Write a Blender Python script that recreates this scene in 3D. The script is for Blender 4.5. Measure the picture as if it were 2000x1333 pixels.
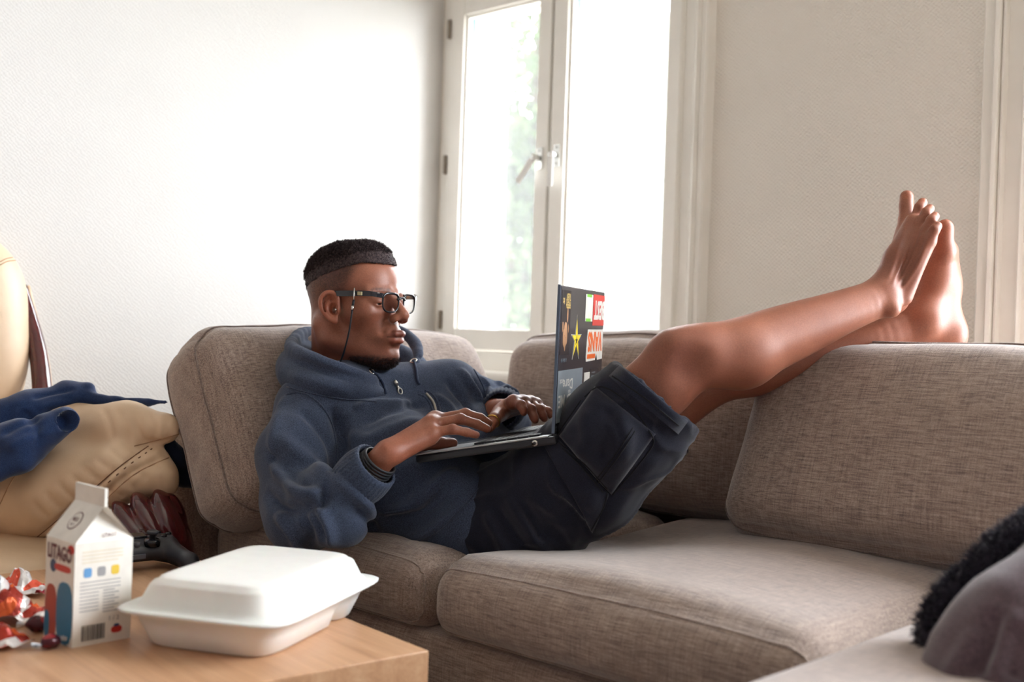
import bpy, bmesh, math, random
import numpy as np
from mathutils import Vector, Matrix
from mathutils.bvhtree import BVHTree

for o in list(bpy.data.objects): bpy.data.objects.remove(o)
scene = bpy.context.scene
COL = scene.collection
random.seed(7)
# ------------------------------------------------------------------ camera
F_PX, CAM_H, PITCH, ROLL = 2250.0, 0.80, 0.0064, 0.033
CAM = np.array([0.0, 0.0, CAM_H])
HF = np.array([-0.687, 0.7267, 0.0]); HF /= np.linalg.norm(HF)     # horizontal view direction
HR = np.array([HF[1], -HF[0], 0.0])                                 # horizontal right
ZU = np.array([0.0, 0.0, 1.0])
FWD = HF * math.cos(PITCH) - ZU * math.sin(PITCH)
_u0 = HF * math.sin(PITCH) + ZU * math.cos(PITCH)
RGT = HR * math.cos(ROLL) + _u0 * math.sin(ROLL)
UPV = -HR * math.sin(ROLL) + _u0 * math.cos(ROLL)
def P(px, py, d):
    """world point seen at photo pixel (px, py) at distance d along the view axis"""
    return CAM + d * (FWD + RGT * ((px - 1000.0) / F_PX) + UPV * ((666.5 - py) / F_PX))
def proj(V):
    V = np.atleast_2d(V) - CAM
    d = V @ FWD
    return 1000 + F_PX * (V @ RGT) / d, 666.5 - F_PX * (V @ UPV) / d, d
cam_d = bpy.data.cameras.new('camera'); cam = bpy.data.objects.new('camera', cam_d); COL.objects.link(cam)
cam_d.sensor_width = 36.0; cam_d.lens = F_PX / 2000.0 * 36.0
cam_d.clip_start = 0.02
m = Matrix.Identity(4)
for i in range(3):
    m[i][0] = RGT[i]; m[i][1] = UPV[i]; m[i][2] = -FWD[i]; m[i][3] = CAM[i]
cam.matrix_world = m
cam_d.dof.use_dof = True; cam_d.dof.focus_distance = 2.02; cam_d.dof.aperture_fstop = 2.8
scene.camera = cam
# ------------------------------------------------------------------ colour management, world
vs = scene.view_settings
vs.view_transform = 'Standard'; vs.look = 'None'; vs.gamma = 1.0; vs.use_curve_mapping = False
vs.exposure = 0.86
scene.cycles.use_denoising = True
scene.cycles.max_bounces = 10; scene.cycles.diffuse_bounces = 6
scene.cycles.transparent_max_bounces = 12
world = bpy.data.worlds.new('overcast_sky'); scene.world = world; world.use_nodes = True
bg = world.node_tree.nodes['Background']
bg.inputs['Color'].default_value = (0.90, 0.95, 1.0, 1); bg.inputs['Strength'].default_value = 13.0
def portal(name, loc, rot, sx, sy):
    l = bpy.data.lights.new(name, 'AREA'); l.shape = 'RECTANGLE'; l.size = sx; l.size_y = sy
    l.cycles.is_portal = True
    o = bpy.data.objects.new(name, l); COL.objects.link(o); o.location = loc; o.rotation_euler = rot
# ------------------------------------------------------------------ helpers
def lin(r, g, b):
    f = lambda c: (c / 255 / 12.92) if c / 255 <= 0.04045 else ((c / 255 + 0.055) / 1.055) ** 2.4
    return (f(r), f(g), f(b), 1.0)
MATS = {}
class NT:
    def __init__(s, name):
        s.m = bpy.data.materials.new(name); s.m.use_nodes = True; s.t = s.m.node_tree
        s.b = s.t.nodes['Principled BSDF']; s.out = s.t.nodes['Material Output']
        s.tc = s.t.nodes.new('ShaderNodeTexCoord'); MATS[name] = s.m
    def n(s, t, **kw):
        x = s.t.nodes.new(t)
        for k, v in kw.items():
            if hasattr(x, k): setattr(x, k, v)
            else: x.inputs[k].default_value = v
        return x
    def l(s, a, b): s.t.links.new(a, b)
    def vec(s, scale=(1, 1, 1), coord='Object', rot=(0, 0, 0)):
        mp = s.n('ShaderNodeMapping'); mp.inputs['Scale'].default_value = scale; mp.inputs['Rotation'].default_value = rot
        s.l(s.tc.outputs[coord], mp.inputs['Vector']); return mp.outputs[0]
    def noise(s, scale, vec=None, detail=3, rough=0.55, dist=0.0):
        x = s.n('ShaderNodeTexNoise'); x.inputs['Scale'].default_value = scale; x.inputs['Detail'].default_value = detail
        x.inputs['Roughness'].default_value = rough; x.inputs['Distortion'].default_value = dist
        s.l(vec if vec is not None else s.tc.outputs['Object'], x.inputs['Vector']); return x.outputs[0]
    def ramp(s, fac, stops):
        r = s.n('ShaderNodeValToRGB'); e = r.color_ramp.elements
        while len(e) < len(stops): e.new(0.5)
        for i, (p, c) in enumerate(stops): e[i].position = p; e[i].color = c
        s.l(fac, r.inputs[0]); return r.outputs[0]
    def mix(s, fac, a, b, mode='MIX'):
        x = s.n('ShaderNodeMix'); x.data_type = 'RGBA'; x.blend_type = mode
        for i, v in ((0, fac), (6, a), (7, b)):
            if isinstance(v, (int, float, tuple, list)): x.inputs[i].default_value = v
            else: s.l(v, x.inputs[i])
        return x.outputs[2]
    def math(s, op, a, b=None, clamp=False):
        x = s.n('ShaderNodeMath'); x.operation = op; x.use_clamp = clamp
        for i, v in ((0, a), (1, b)):
            if v is None: continue
            if isinstance(v, (int, float)): x.inputs[i].default_value = v
            else: s.l(v, x.inputs[i])
        return x.outputs[0]
    def bump(s, h, strength=0.3, dist=0.002):
        b = s.n('ShaderNodeBump'); b.inputs['Strength'].default_value = strength; b.inputs['Distance'].default_value = dist
        s.l(h, b.inputs['Height']); s.l(b.outputs[0], s.b.inputs['Normal'])
    def set(s, **kw):
        for k, v in kw.items():
            k = {'color': 'Base Color', 'rough': 'Roughness', 'metal': 'Metallic', 'spec': 'Specular IOR Level', 'sheen': 'Sheen Weight',
                 'sheen_rough': 'Sheen Roughness', 'coat': 'Coat Weight', 'sss': 'Subsurface Weight', 'alpha': 'Alpha',
                 'trans': 'Transmission Weight', 'ior': 'IOR', 'coat_rough': 'Coat Roughness'}.get(k, k)
            if isinstance(v, (int, float, tuple)): s.b.inputs[k].default_value = v
            else: s.l(v, s.b.inputs[k])
        return s
def simple(name, rgb, rough=0.5, var=0.08, scale=30, bump=0.0, bscale=300, bdist=0.001, **kw):
    """one-colour procedural material with slight mottling"""
    t = NT(name); c = lin(*rgb)
    n = t.noise(scale)
    lo = tuple(max(0, x * (1 - var)) for x in c[:3]) + (1,); hi = tuple(min(1, x * (1 + var)) for x in c[:3]) + (1,)
    t.set(color=t.ramp(n, [(0.3, lo), (0.7, hi)]), rough=rough, **kw)
    if bump: t.bump(t.noise(bscale), bump, bdist)
    return t.m
def cloth(name, dark, light, fine=900, coarse=18, bump=0.35, sheen=0.25, rough=0.9, heather=0.6):
    t = NT(name)
    f = t.noise(fine, detail=2, rough=0.7); c = t.noise(coarse, detail=3)
    a = t.ramp(f, [(0.5 - heather * 0.25, lin(*dark)), (0.5 + heather * 0.25, lin(*light))])
    k = t.ramp(c, [(0.3, (0.86, 0.86, 0.86, 1)), (0.7, (1.1, 1.1, 1.1, 1))])
    t.set(color=t.mix(1.0, a, k, 'MULTIPLY'), rough=rough, sheen=sheen, sheen_rough=0.5, spec=0.2)
    t.bump(f, bump, 0.0012)
    return t.m
def linen(name, base, dark, light, along=22, fine=330):
    """slubby woven upholstery: threads along x and threads across it"""
    t = NT(name)
    a = t.noise(1.0, t.vec((along, fine, fine)), detail=2, rough=0.6)
    b = t.noise(1.0, t.vec((fine, along, along)), detail=2, rough=0.6)
    g = t.noise(fine * 1.6, detail=1)
    m1 = t.ramp(a, [(0.30, lin(*dark)), (0.50, lin(*base)), (0.72, lin(*light))])
    m2 = t.ramp(b, [(0.30, lin(*dark)), (0.50, lin(*base)), (0.72, lin(*light))])
    c = t.mix(0.34, m1, m2)
    c = t.mix(0.5, c, t.ramp(g, [(0.35, (0.62, 0.6, 0.6, 1)), (0.65, (1.3, 1.28, 1.25, 1))]), 'MULTIPLY')
    t.set(color=c, rough=0.92, spec=0.15, sheen=0.55, sheen_rough=0.5)
    h = t.math('ADD', a, b); t.bump(t.math('ADD', h, g), 0.5, 0.0015)
    return t.m

def mesh(name, verts, faces, mat=None, parent=None, smooth=True):
    me = bpy.data.meshes.new(name)
    if isinstance(verts, np.ndarray) and isinstance(faces, np.ndarray):
        n, k = faces.shape; me.vertices.add(len(verts)); me.vertices.foreach_set('co', verts.astype(np.float32).ravel())
        me.loops.add(n * k); me.loops.foreach_set('vertex_index', faces.astype(np.int32).ravel())
        me.polygons.add(n); me.polygons.foreach_set('loop_start', np.arange(0, n * k, k, dtype=np.int32))
        me.update(calc_edges=True)
    else:
        me.from_pydata([tuple(map(float, v)) for v in verts], [], [tuple(int(i) for i in q) for q in faces]); me.update()
    if smooth: me.polygons.foreach_set('use_smooth', [True] * len(me.polygons))
    o = bpy.data.objects.new(name, me); COL.objects.link(o)
    if mat is not None: me.materials.append(MATS[mat] if isinstance(mat, str) else mat)
    if parent is not None: o.parent = parent
    return o
def tag(o, label=None, cat=None, group=None, kind=None):
    for k, v in (('label', label), ('category', cat), ('group', group), ('kind', kind)):
        if v: o[k] = v
    return o
def empty(name, loc=(0, 0, 0), rz=0.0):
    o = bpy.data.objects.new(name, None); COL.objects.link(o); o.location = loc; o.rotation_euler = (0, 0, rz)
    o.empty_display_size = 0.05; return o
def wm(o):
    return o.matrix_basis.copy() if o.parent is None else wm(o.parent) @ o.matrix_parent_inverse @ o.matrix_basis
def keep_world(child, parent):
    """parent without moving (all transforms here are set by location / rotation only)"""
    child.parent = parent; child.matrix_parent_inverse = wm(parent).inverted()
class MB:
    """collects primitives into ONE mesh"""
    def __init__(s): s.v = []; s.f = []
    def add(s, v, f):
        k = len(s.v); s.v += [tuple(map(float, q)) for q in v]; s.f += [tuple(i + k for i in q) for q in f]; return s
    def box(s, a, b, bev=0.0):
        bm = bmesh.new(); bmesh.ops.create_cube(bm, size=1.0)
        for v in bm.verts: v.co = Vector([(a[i] + b[i]) / 2 + v.co[i] * (b[i] - a[i]) for i in range(3)])
        if bev > 0: bmesh.ops.bevel(bm, geom=list(bm.edges), offset=bev, segments=2, affect='EDGES', profile=0.6)
        return s.bm(bm)
    def bm(s, bm):
        bm.verts.index_update(); s.add([v.co[:] for v in bm.verts], [[v.index for v in f.verts] for f in bm.faces]); bm.free(); return s
    def tube(s, pts, r, n=8, closed=False, cap=True):
        v, f = tube(pts, r, n, closed, cap); return s.add(v, f)
    def lathe(s, prof, n=24, M=None):
        v = []; f = []
        for (r, z) in prof:
            for k in range(n):
                a = 2 * math.pi * k / n; v.append((r * math.cos(a), r * math.sin(a), z))
        for i in range(len(prof) - 1):
            for k in range(n):
                a, b = i * n + k, i * n + (k + 1) % n; f.append((a, b, b + n, a + n))
        f.append(tuple(reversed(range(n)))); f.append(tuple(range((len(prof) - 1) * n, len(prof) * n)))
        if M is not None: v = [tuple(M @ Vector(q)) for q in v]
        return s.add(v, f)
    def prism(s, poly, z0, z1, M=None):
        n = len(poly); v = [(x, y, z0) for x, y in poly] + [(x, y, z1) for x, y in poly]
        f = [tuple(reversed(range(n))), tuple(range(n, 2 * n))] + [(i, (i + 1) % n, n + (i + 1) % n, n + i) for i in range(n)]
        if M is not None: v = [tuple(M @ Vector(q)) for q in v]
        return s.add(v, f)
    def build(s, name, mat, parent=None, smooth=False):
        return mesh(name, s.v, s.f, mat, parent, smooth)
def tube(pts, r, n=8, closed=False, cap=True):
    pts = np.asarray(pts, float); m_ = len(pts)
    r = np.full(m_, r, float) if np.isscalar(r) else np.asarray(r, float)
    T = np.roll(pts, -1, 0) - np.roll(pts, 1, 0)
    if not closed: T[0] = pts[1] - pts[0]; T[-1] = pts[-1] - pts[-2]
    T /= np.linalg.norm(T, axis=1)[:, None] + 1e-12
    a = np.array([0, 0, 1.0]) if abs(T[0][2]) < 0.9 else np.array([1.0, 0, 0])
    N = np.cross(T[0], a); N /= np.linalg.norm(N); V = []
    for i in range(m_):
        N = N - T[i] * (N @ T[i]); N /= np.linalg.norm(N) + 1e-12; B = np.cross(T[i], N)
        for k in range(n):
            t = 2 * math.pi * k / n; V.append(pts[i] + r[i] * (math.cos(t) * N + math.sin(t) * B))
    Fc = []
    for i in range(m_ if closed else m_ - 1):
        j = (i + 1) % m_
        for k in range(n): Fc.append((i * n + k, i * n + (k + 1) % n, j * n + (k + 1) % n, j * n + k))
    if cap and not closed: Fc.append(tuple(reversed(range(n)))); Fc.append(tuple(range((m_ - 1) * n, m_ * n)))
    return V, Fc
def smooth_path(pts, per=8, closed=False):
    """Catmull-Rom through points"""
    p = [np.asarray(q, float) for q in pts]; n = len(p); out = []
    for i in range(n if closed else n - 1):
        g = lambda k: p[k % n] if closed else p[min(max(k, 0), n - 1)]
        a, b, c, d = g(i - 1), g(i), g(i + 1), g(i + 2)
        for k in range(per):
            t = k / per
            out.append(0.5 * (2 * b + (c - a) * t + (2 * a - 5 * b + 4 * c - d) * t * t + (3 * b - a - 3 * c + d) * t ** 3))
    if not closed: out.append(p[-1])
    return np.array(out)
# ---- value noise in numpy
def vnoise(Q, seed=0):
    Q = np.asarray(Q, float); i = np.floor(Q).astype(np.int64); f = Q - i; f = f * f * (3 - 2 * f); r = 0.0
    for dx in (0, 1):
        for dy in (0, 1):
            for dz in (0, 1):
                h = (i[:, 0] + dx) * 374761393 + (i[:, 1] + dy) * 668265263 + (i[:, 2] + dz) * 2147483647 + seed * 144665
                h = (h ^ (h >> 13)) * 1274126177; h = (h ^ (h >> 16)) & 0xffff
                w = (f[:, 0] if dx else 1 - f[:, 0]) * (f[:, 1] if dy else 1 - f[:, 1]) * (f[:, 2] if dz else 1 - f[:, 2])
                r = r + w * (h / 65535.0)
    return r * 2 - 1
def fbm(Q, oct=3, seed=0):
    a = 1.0; r = 0.0
    for k in range(oct): r = r + a * vnoise(Q * (2 ** k), seed + k); a *= 0.5
    return r
# ---- implicit surfaces -> mesh (naive surface nets over sparse blocks)
def smin(a, b, k):
    h = np.clip(0.5 + 0.5 * (b - a) / k, 0, 1); return b * (1 - h) + a * h - k * h * (1 - h)
def smax(a, b, k): return -smin(-a, -b, k)
class Cap:
    """tapered capsule"""
    def __init__(s, p, q, r0, r1, k=0.02): s.p = np.asarray(p, np.float32); s.q = np.asarray(q, np.float32); s.r0 = r0; s.r1 = r1; s.k = k
    def __call__(s, X):
        d = s.q - s.p; t = np.clip(((X - s.p) @ d) / (d @ d + 1e-12), 0, 1)
        q = X - s.p - t[:, None] * d
        return np.sqrt(np.einsum('ij,ij->i', q, q)) - (s.r0 + (s.r1 - s.r0) * t)
class Ell:
    """ellipsoid, axes = rows of R (3x3)"""
    def __init__(s, c, rad, R=None, k=0.02): s.c = np.asarray(c, np.float32); s.rad = np.asarray(rad, np.float32); s.R = np.eye(3, dtype=np.float32) if R is None else np.asarray(R, np.float32); s.k = k
    def __call__(s, X):
        L = ((X - s.c) @ s.R.T) / s.rad; a = np.sqrt(np.einsum('ij,ij->i', L, L)); L = L / s.rad; b = np.sqrt(np.einsum('ij,ij->i', L, L))
        return a * (a - 1) / (b + 1e-9)
class Sub:
    """smooth subtraction of another primitive"""
    def __init__(s, prim, k=0.004): s.prim = prim; s.k = k
def field(prims):
    def f(X):
        r = None
        for p in prims:
            if isinstance(p, Sub): r = r if r is None else smax(r, -p.prim(X), p.k)
            else:
                v = p(X); r = v if r is None else smin(r, v, p.k)
        return r
    return f
def surface(f, lo, hi, h, slack=1.25, B=16):
    """mesh {f=0} inside the box lo..hi with cell size h; f is a function or a list of primitives"""
    prims = None
    if isinstance(f, list): prims = f; f = field(prims)
    lo = np.asarray(lo, float); hi = np.asarray(hi, float)
    nb = np.maximum(1, np.ceil((hi - lo) / (h * B)).astype(int))
    g = np.stack(np.meshgrid(*[np.arange(k) for k in nb], indexing='ij'), -1).reshape(-1, 3)
    c = lo + (g + 0.5) * h * B
    fc = f(c); sel = np.abs(fc) < h * B * 0.5 * 1.7321 * slack + 0.004
    act = g[sel]; fc = fc[sel]
    if prims is not None:
        reach = h * B * 1.7321 + 0.012
        PV = np.stack([(p.prim if isinstance(p, Sub) else p)(c[sel]) - p.k for p in prims], 1)
        use = PV < (np.abs(fc)[:, None] + reach); use[np.arange(len(act)), np.argmin(np.where([isinstance(p, Sub) for p in prims], 9, PV), 1)] = True
    ax = np.arange(B + 1); loc = np.stack(np.meshgrid(ax, ax, ax, indexing='ij'), -1).reshape(-1, 3)
    W = nb * B + 2; key = lambda I: ((I[:, 0] + 1) * (W[1] + 2) + I[:, 1] + 1) * (W[2] + 2) + I[:, 2] + 1
    VK, VP, FK = [], [], []
    step = 1 if prims is not None else 24
    for s0 in range(0, len(act), step):
        ch = act[s0:s0 + step]
        X = lo + (ch[:, None, :] * B + loc[None]) * h
        X = X.astype(np.float32)
        ff = f if prims is None else field([p for p, q in zip(prims, use[s0]) if q])
        val = ff(X.reshape(-1, 3)).reshape(len(ch), B + 1, B + 1, B + 1)
        for bi in range(len(ch)):
            v = val[bi]; neg = v < 0
            if neg.all() or not neg.any(): continue
            base = ch[bi] * B
            cnt = np.zeros((B, B, B)); pos = np.zeros((B, B, B, 3))
            for axis in range(3):
                for o1 in (0, 1):
                    for o2 in (0, 1):
                        off = [0, 0, 0]; oth = [k for k in range(3) if k != axis]; off[oth[0]] = o1; off[oth[1]] = o2
                        sl0 = tuple(slice(off[k], off[k] + B) for k in range(3)); off2 = list(off); off2[axis] = 1
                        sl1 = tuple(slice(off2[k], off2[k] + B) for k in range(3))
                        a, b = v[sl0], v[sl1]; cr = (a < 0) != (b < 0)
                        t = np.where(cr, a / np.where(cr, a - b, 1), 0)
                        cnt += cr
                        for k in range(3): pos[..., k] += cr * (off[k] + (t if k == axis else 0))
            idx = np.argwhere(cnt > 0)
            if len(idx):
                VK.append(key(base + idx)); VP.append(lo + (base + pos[tuple(idx.T)] / cnt[tuple(idx.T)][:, None] + idx) * h)
            for axis in range(3):
                sl1 = [slice(0, B)] * 3; sl1[axis] = slice(1, B + 1)
                a = v[:B, :B, :B]; b = v[tuple(sl1)]
                o = [k for k in range(3) if k != axis]
                for sgn in (True, False):
                    e = np.argwhere((a < 0) & (b >= 0) if sgn else (a >= 0) & (b < 0))
                    if not len(e): continue
                    e = e + base; q = []
                    for (d1, d2) in ((0, 0), (1, 0), (1, 1), (0, 1)):
                        z = e.copy(); z[:, o[0]] -= d1; z[:, o[1]] -= d2; q.append(key(z))
                    q = np.stack(q, 1)
                    flip = sgn if axis != 1 else not sgn
                    FK.append(q if flip else q[:, ::-1])
    K = np.concatenate(VK); V = np.concatenate(VP); Fk = np.concatenate(FK)
    o = np.argsort(K); K = K[o]; V = V[o]
    ix = np.searchsorted(K, Fk); ix = np.minimum(ix, len(K) - 1); ok = (K[ix] == Fk).all(1)
    return V, ix[ok]
def relax(V, Fq, it=2, lam=0.5, mask=None):
    E = np.concatenate([Fq[:, [0, 1]], Fq[:, [1, 2]], Fq[:, [2, 3]], Fq[:, [3, 0]]]); E = np.concatenate([E, E[:, ::-1]])
    cnt = np.bincount(E[:, 0], minlength=len(V)).astype(float); cnt[cnt == 0] = 1
    for _ in range(it):
        S = np.stack([np.bincount(E[:, 0], weights=V[E[:, 1], k], minlength=len(V)) for k in range(3)], 1) / cnt[:, None]
        V = V + (lam if mask is None else lam * mask[:, None]) * (S - V)
    return V
def normals(V, Fq):
    n = np.cross(V[Fq[:, 2]] - V[Fq[:, 0]], V[Fq[:, 3]] - V[Fq[:, 1]]); N = np.zeros_like(V)
    for k in range(4):
        for c in range(3): N[:, c] += np.bincount(Fq[:, k], weights=n[:, c], minlength=len(V))
    return N / (np.linalg.norm(N, axis=1)[:, None] + 1e-12)
def seg_dist(V, path):
    """distance of every vertex to a polyline"""
    path = np.asarray(path, float); best = np.full(len(V), 1e9); tt = np.zeros(len(V))
    for i in range(len(path) - 1):
        a, b = path[i], path[i + 1]; d = b - a; t = np.clip(((V - a) @ d) / (d @ d + 1e-12), 0, 1)
        q = np.linalg.norm(V - a - t[:, None] * d, axis=1); m_ = q < best; best[m_] = q[m_]; tt[m_] = (i + t[m_]) / (len(path) - 1)
    return best, tt
class Surf:
    """a surface that pixels of the photograph can be dropped onto, to lay seams and folds"""
    def __init__(s, V, Fq): s.t = BVHTree.FromPolygons([tuple(v) for v in V], [tuple(int(i) for i in f) for f in Fq])
    def hit(s, px, py):
        d = P(px, py, 1.0) - CAM; h = s.t.ray_cast(Vector(CAM), Vector(d / np.linalg.norm(d)))
        return (np.array(h[0]), np.array(h[1])) if h[0] is not None else (None, None)
    def path(s, pix, per=6, lift=0.0):
        pts = smooth_path([(a, b, 0) for a, b in pix], per); out = []
        for q in pts:
            h, n = s.hit(q[0], q[1])
            if h is not None: out.append(h + n * lift)
        return np.array(out)
def crease(V, N, S, pix, height, width, fade=True):
    path = S.path(pix)
    if len(path) < 2: return V
    d, t = seg_dist(V, path); w = np.exp(-(d / width) ** 2) * height
    if fade: w = w * np.clip(np.sin(np.pi * np.clip(t, 0.02, 0.98)) * 1.6, 0, 1)
    return V + N * w[:, None]
def text_mesh(txt, size=1.0, bold=0.0):
    cu = bpy.data.curves.new('lettering', 'FONT'); cu.body = txt; cu.size = size; cu.align_x = 'CENTER'; cu.align_y = 'CENTER'; cu.offset = bold; cu.resolution_u = 2
    o = bpy.data.objects.new('lettering', cu); COL.objects.link(o); bpy.context.view_layer.update()
    me = bpy.data.meshes.new_from_object(o.evaluated_get(bpy.context.evaluated_depsgraph_get()))
    v = [tuple(q.co) for q in me.vertices]; f = [tuple(p.vertices) for p in me.polygons]
    bpy.data.objects.remove(o); bpy.data.meshes.remove(me)
    return v, f
# ================================================================== materials of the room
def wallpaper(name, rgb, bump=0.5):
    """embossed paper: rows of small offset dots"""
    t = NT(name); sx = t.n('ShaderNodeSeparateXYZ'); t.l(t.tc.outputs['Object'], sx.inputs[0])
    wob = t.noise(60, detail=2)
    a = t.math('ADD', t.math('MULTIPLY', t.math('ADD', sx.outputs[0], sx.outputs[1]), 560.0), t.math('MULTIPLY', wob, 9.0)); b = t.math('ADD', t.math('MULTIPLY', sx.outputs[2], 640.0), t.math('MULTIPLY', wob, 6.0))
    h = t.math('MULTIPLY', t.math('SINE', a), t.math('SINE', b))
    n = t.noise(6, detail=4); c = lin(*rgb)
    t.set(color=t.ramp(n, [(0.3, tuple(x * 0.97 for x in c[:3]) + (1,)), (0.7, c)]), rough=0.75, spec=0.25)
    t.bump(t.math('ADD', h, t.math('MULTIPLY', wob, .8)), bump, 0.0016)
    return t.m
wallpaper('wallpaper', (219, 217, 214), 0.22); wallpaper('wallpaper_beige', (243, 238, 229)); wallpaper('wallpaper_mauve', (188, 179, 177))
simple('paint', (246, 243, 236), 0.42, 0.03, 8, bump=0.05, bscale=60)
simple('paint_outer', (214, 200, 190), 0.5, 0.04, 8)
simple('ceiling_paint', (240, 238, 232), 0.8, 0.02, 4)
t = NT('floor_wood'); w = t.noise(1.0, t.vec((3, 60, 60)), 4)
t.set(color=t.ramp(w, [(0.3, lin(92, 68, 50)), (0.7, lin(128, 98, 74))]), rough=0.45)
simple('gasket', (58, 104, 104), .5); simple('window_gap', (96, 82, 72), 0.7)
simple('chrome', (225, 226, 224), 0.16, 0.02, 30, metal=1.0)
simple('handle_white', (232, 230, 226), 0.3, 0.03)
simple('hinge_metal', (150, 140, 128), 0.4, 0.05, metal=0.8)
simple('plaster_outside', (226, 226, 224), 0.8, 0.03, 3)
def glass_mat(name, dust):
    t = NT(name); t.t.nodes.remove(t.b)
    tr = t.n('ShaderNodeBsdfTransparent'); gl = t.n('ShaderNodeBsdfGlossy'); gl.inputs['Roughness'].default_value = 0.02
    lw_ = t.n('ShaderNodeLayerWeight'); lw_.inputs['Blend'].default_value = 0.5
    fac = t.math('ADD', t.math('MULTIPLY', t.math('POWER', lw_.outputs['Facing'], 5.0), 0.9), 0.03)
    m1 = t.n('ShaderNodeMixShader'); t.l(fac, m1.inputs[0]); t.l(tr.outputs[0], m1.inputs[1]); t.l(gl.outputs[0], m1.inputs[2])
    o = m1
    if dust:
        du = t.n('ShaderNodeBsdfTranslucent'); du.inputs['Color'].default_value = (0.92, 0.93, 0.92, 1)
        nz = t.noise(9, t.vec((1, 1, 0.35)), 5, 0.7)
        m2 = t.n('ShaderNodeMixShader'); t.l(t.ramp(nz, [(0.3, (dust * 0.7,) * 3 + (1,)), (0.75, (min(1, dust * 1.25),) * 3 + (1,))]), m2.inputs[0])
        t.l(m1.outputs[0], m2.inputs[1]); t.l(du.outputs[0], m2.inputs[2]); o = m2
    t.l(o.outputs[0], t.out.inputs['Surface']); return t.m
glass_mat('glass_clear', 0.015); glass_mat('glass_hazy', 0.09)
# ================================================================== room shell
WX, WY, RX, RY, CH = -2.60, 2.40, 2.3, -2.4, 2.62          # left wall, window wall, right wall, rear wall, ceiling
W1 = (-2.565, -1.690, 0.735, 1.815)                          # window opening x0 x1 z0 z1
W2 = (-0.730, 1.300, 0.02, 2.20)                             # glazed balcony door beyond the right edge of the photo
TH = 0.16
def struct(name, mb, mat): o = mb.build(name, mat); o['kind'] = 'structure'; return o
w = MB()
w.box((WX - TH, WY, 0), (W1[0], WY + TH, CH)); w.box((W1[0], WY, 0), (W1[1], WY + TH, W1[2])); w.box((W1[0], WY, W1[3]), (W1[1], WY + TH, CH))
w.box((W1[1], WY, 0), (W2[0], WY + TH, CH)); w.box((W2[0], WY, W2[3]), (W2[1], WY + TH, CH)); w.box((W2[1], WY, 0), (RX + TH, WY + TH, CH))
tag(struct('wall_back', w, 'wallpaper_beige'), 'cream embossed wallpaper wall around the window')
tag(struct('wall_left', MB().box((WX - TH, RY - TH, 0), (WX, WY, CH)), 'wallpaper'), 'bright white embossed wall left of the window')
w = MB().box((RX, RY, 0), (RX + TH, WY, CH))
tag(struct('wall_right', w, 'wallpaper_mauve'), 'pale mauve wallpaper wall behind the viewer on the right')
tag(struct('wall_rear', MB().box((WX, RY - TH, 0), (RX + TH, RY, CH)), 'wallpaper_mauve'), 'pale mauve wallpaper wall behind the viewer')
tag(struct('floor', MB().box((WX - TH, RY - TH, -0.06), (RX + TH, WY + TH, 0)), 'floor_wood'), 'brown wooden floor under the sofa')
tag(struct('ceiling', MB().box((WX - TH, RY - TH, CH), (RX + TH, WY + TH, CH + 0.06)), 'ceiling_paint'), 'white painted ceiling')
R90 = math.pi / 2
portal('window_portal', ((W1[0] + W1[1]) / 2, WY + TH + 0.12, (W1[2] + W1[3]) / 2), (-R90, 0, 0), W1[1] - W1[0] + 0.1, W1[3] - W1[2] + 0.1)
portal('balcony_portal', ((W2[0] + W2[1]) / 2, WY + TH + 0.12, (W2[2] + W2[3]) / 2), (-R90, 0, 0), W2[1] - W2[0] + 0.1, W2[3] - W2[2] + 0.1)
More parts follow.
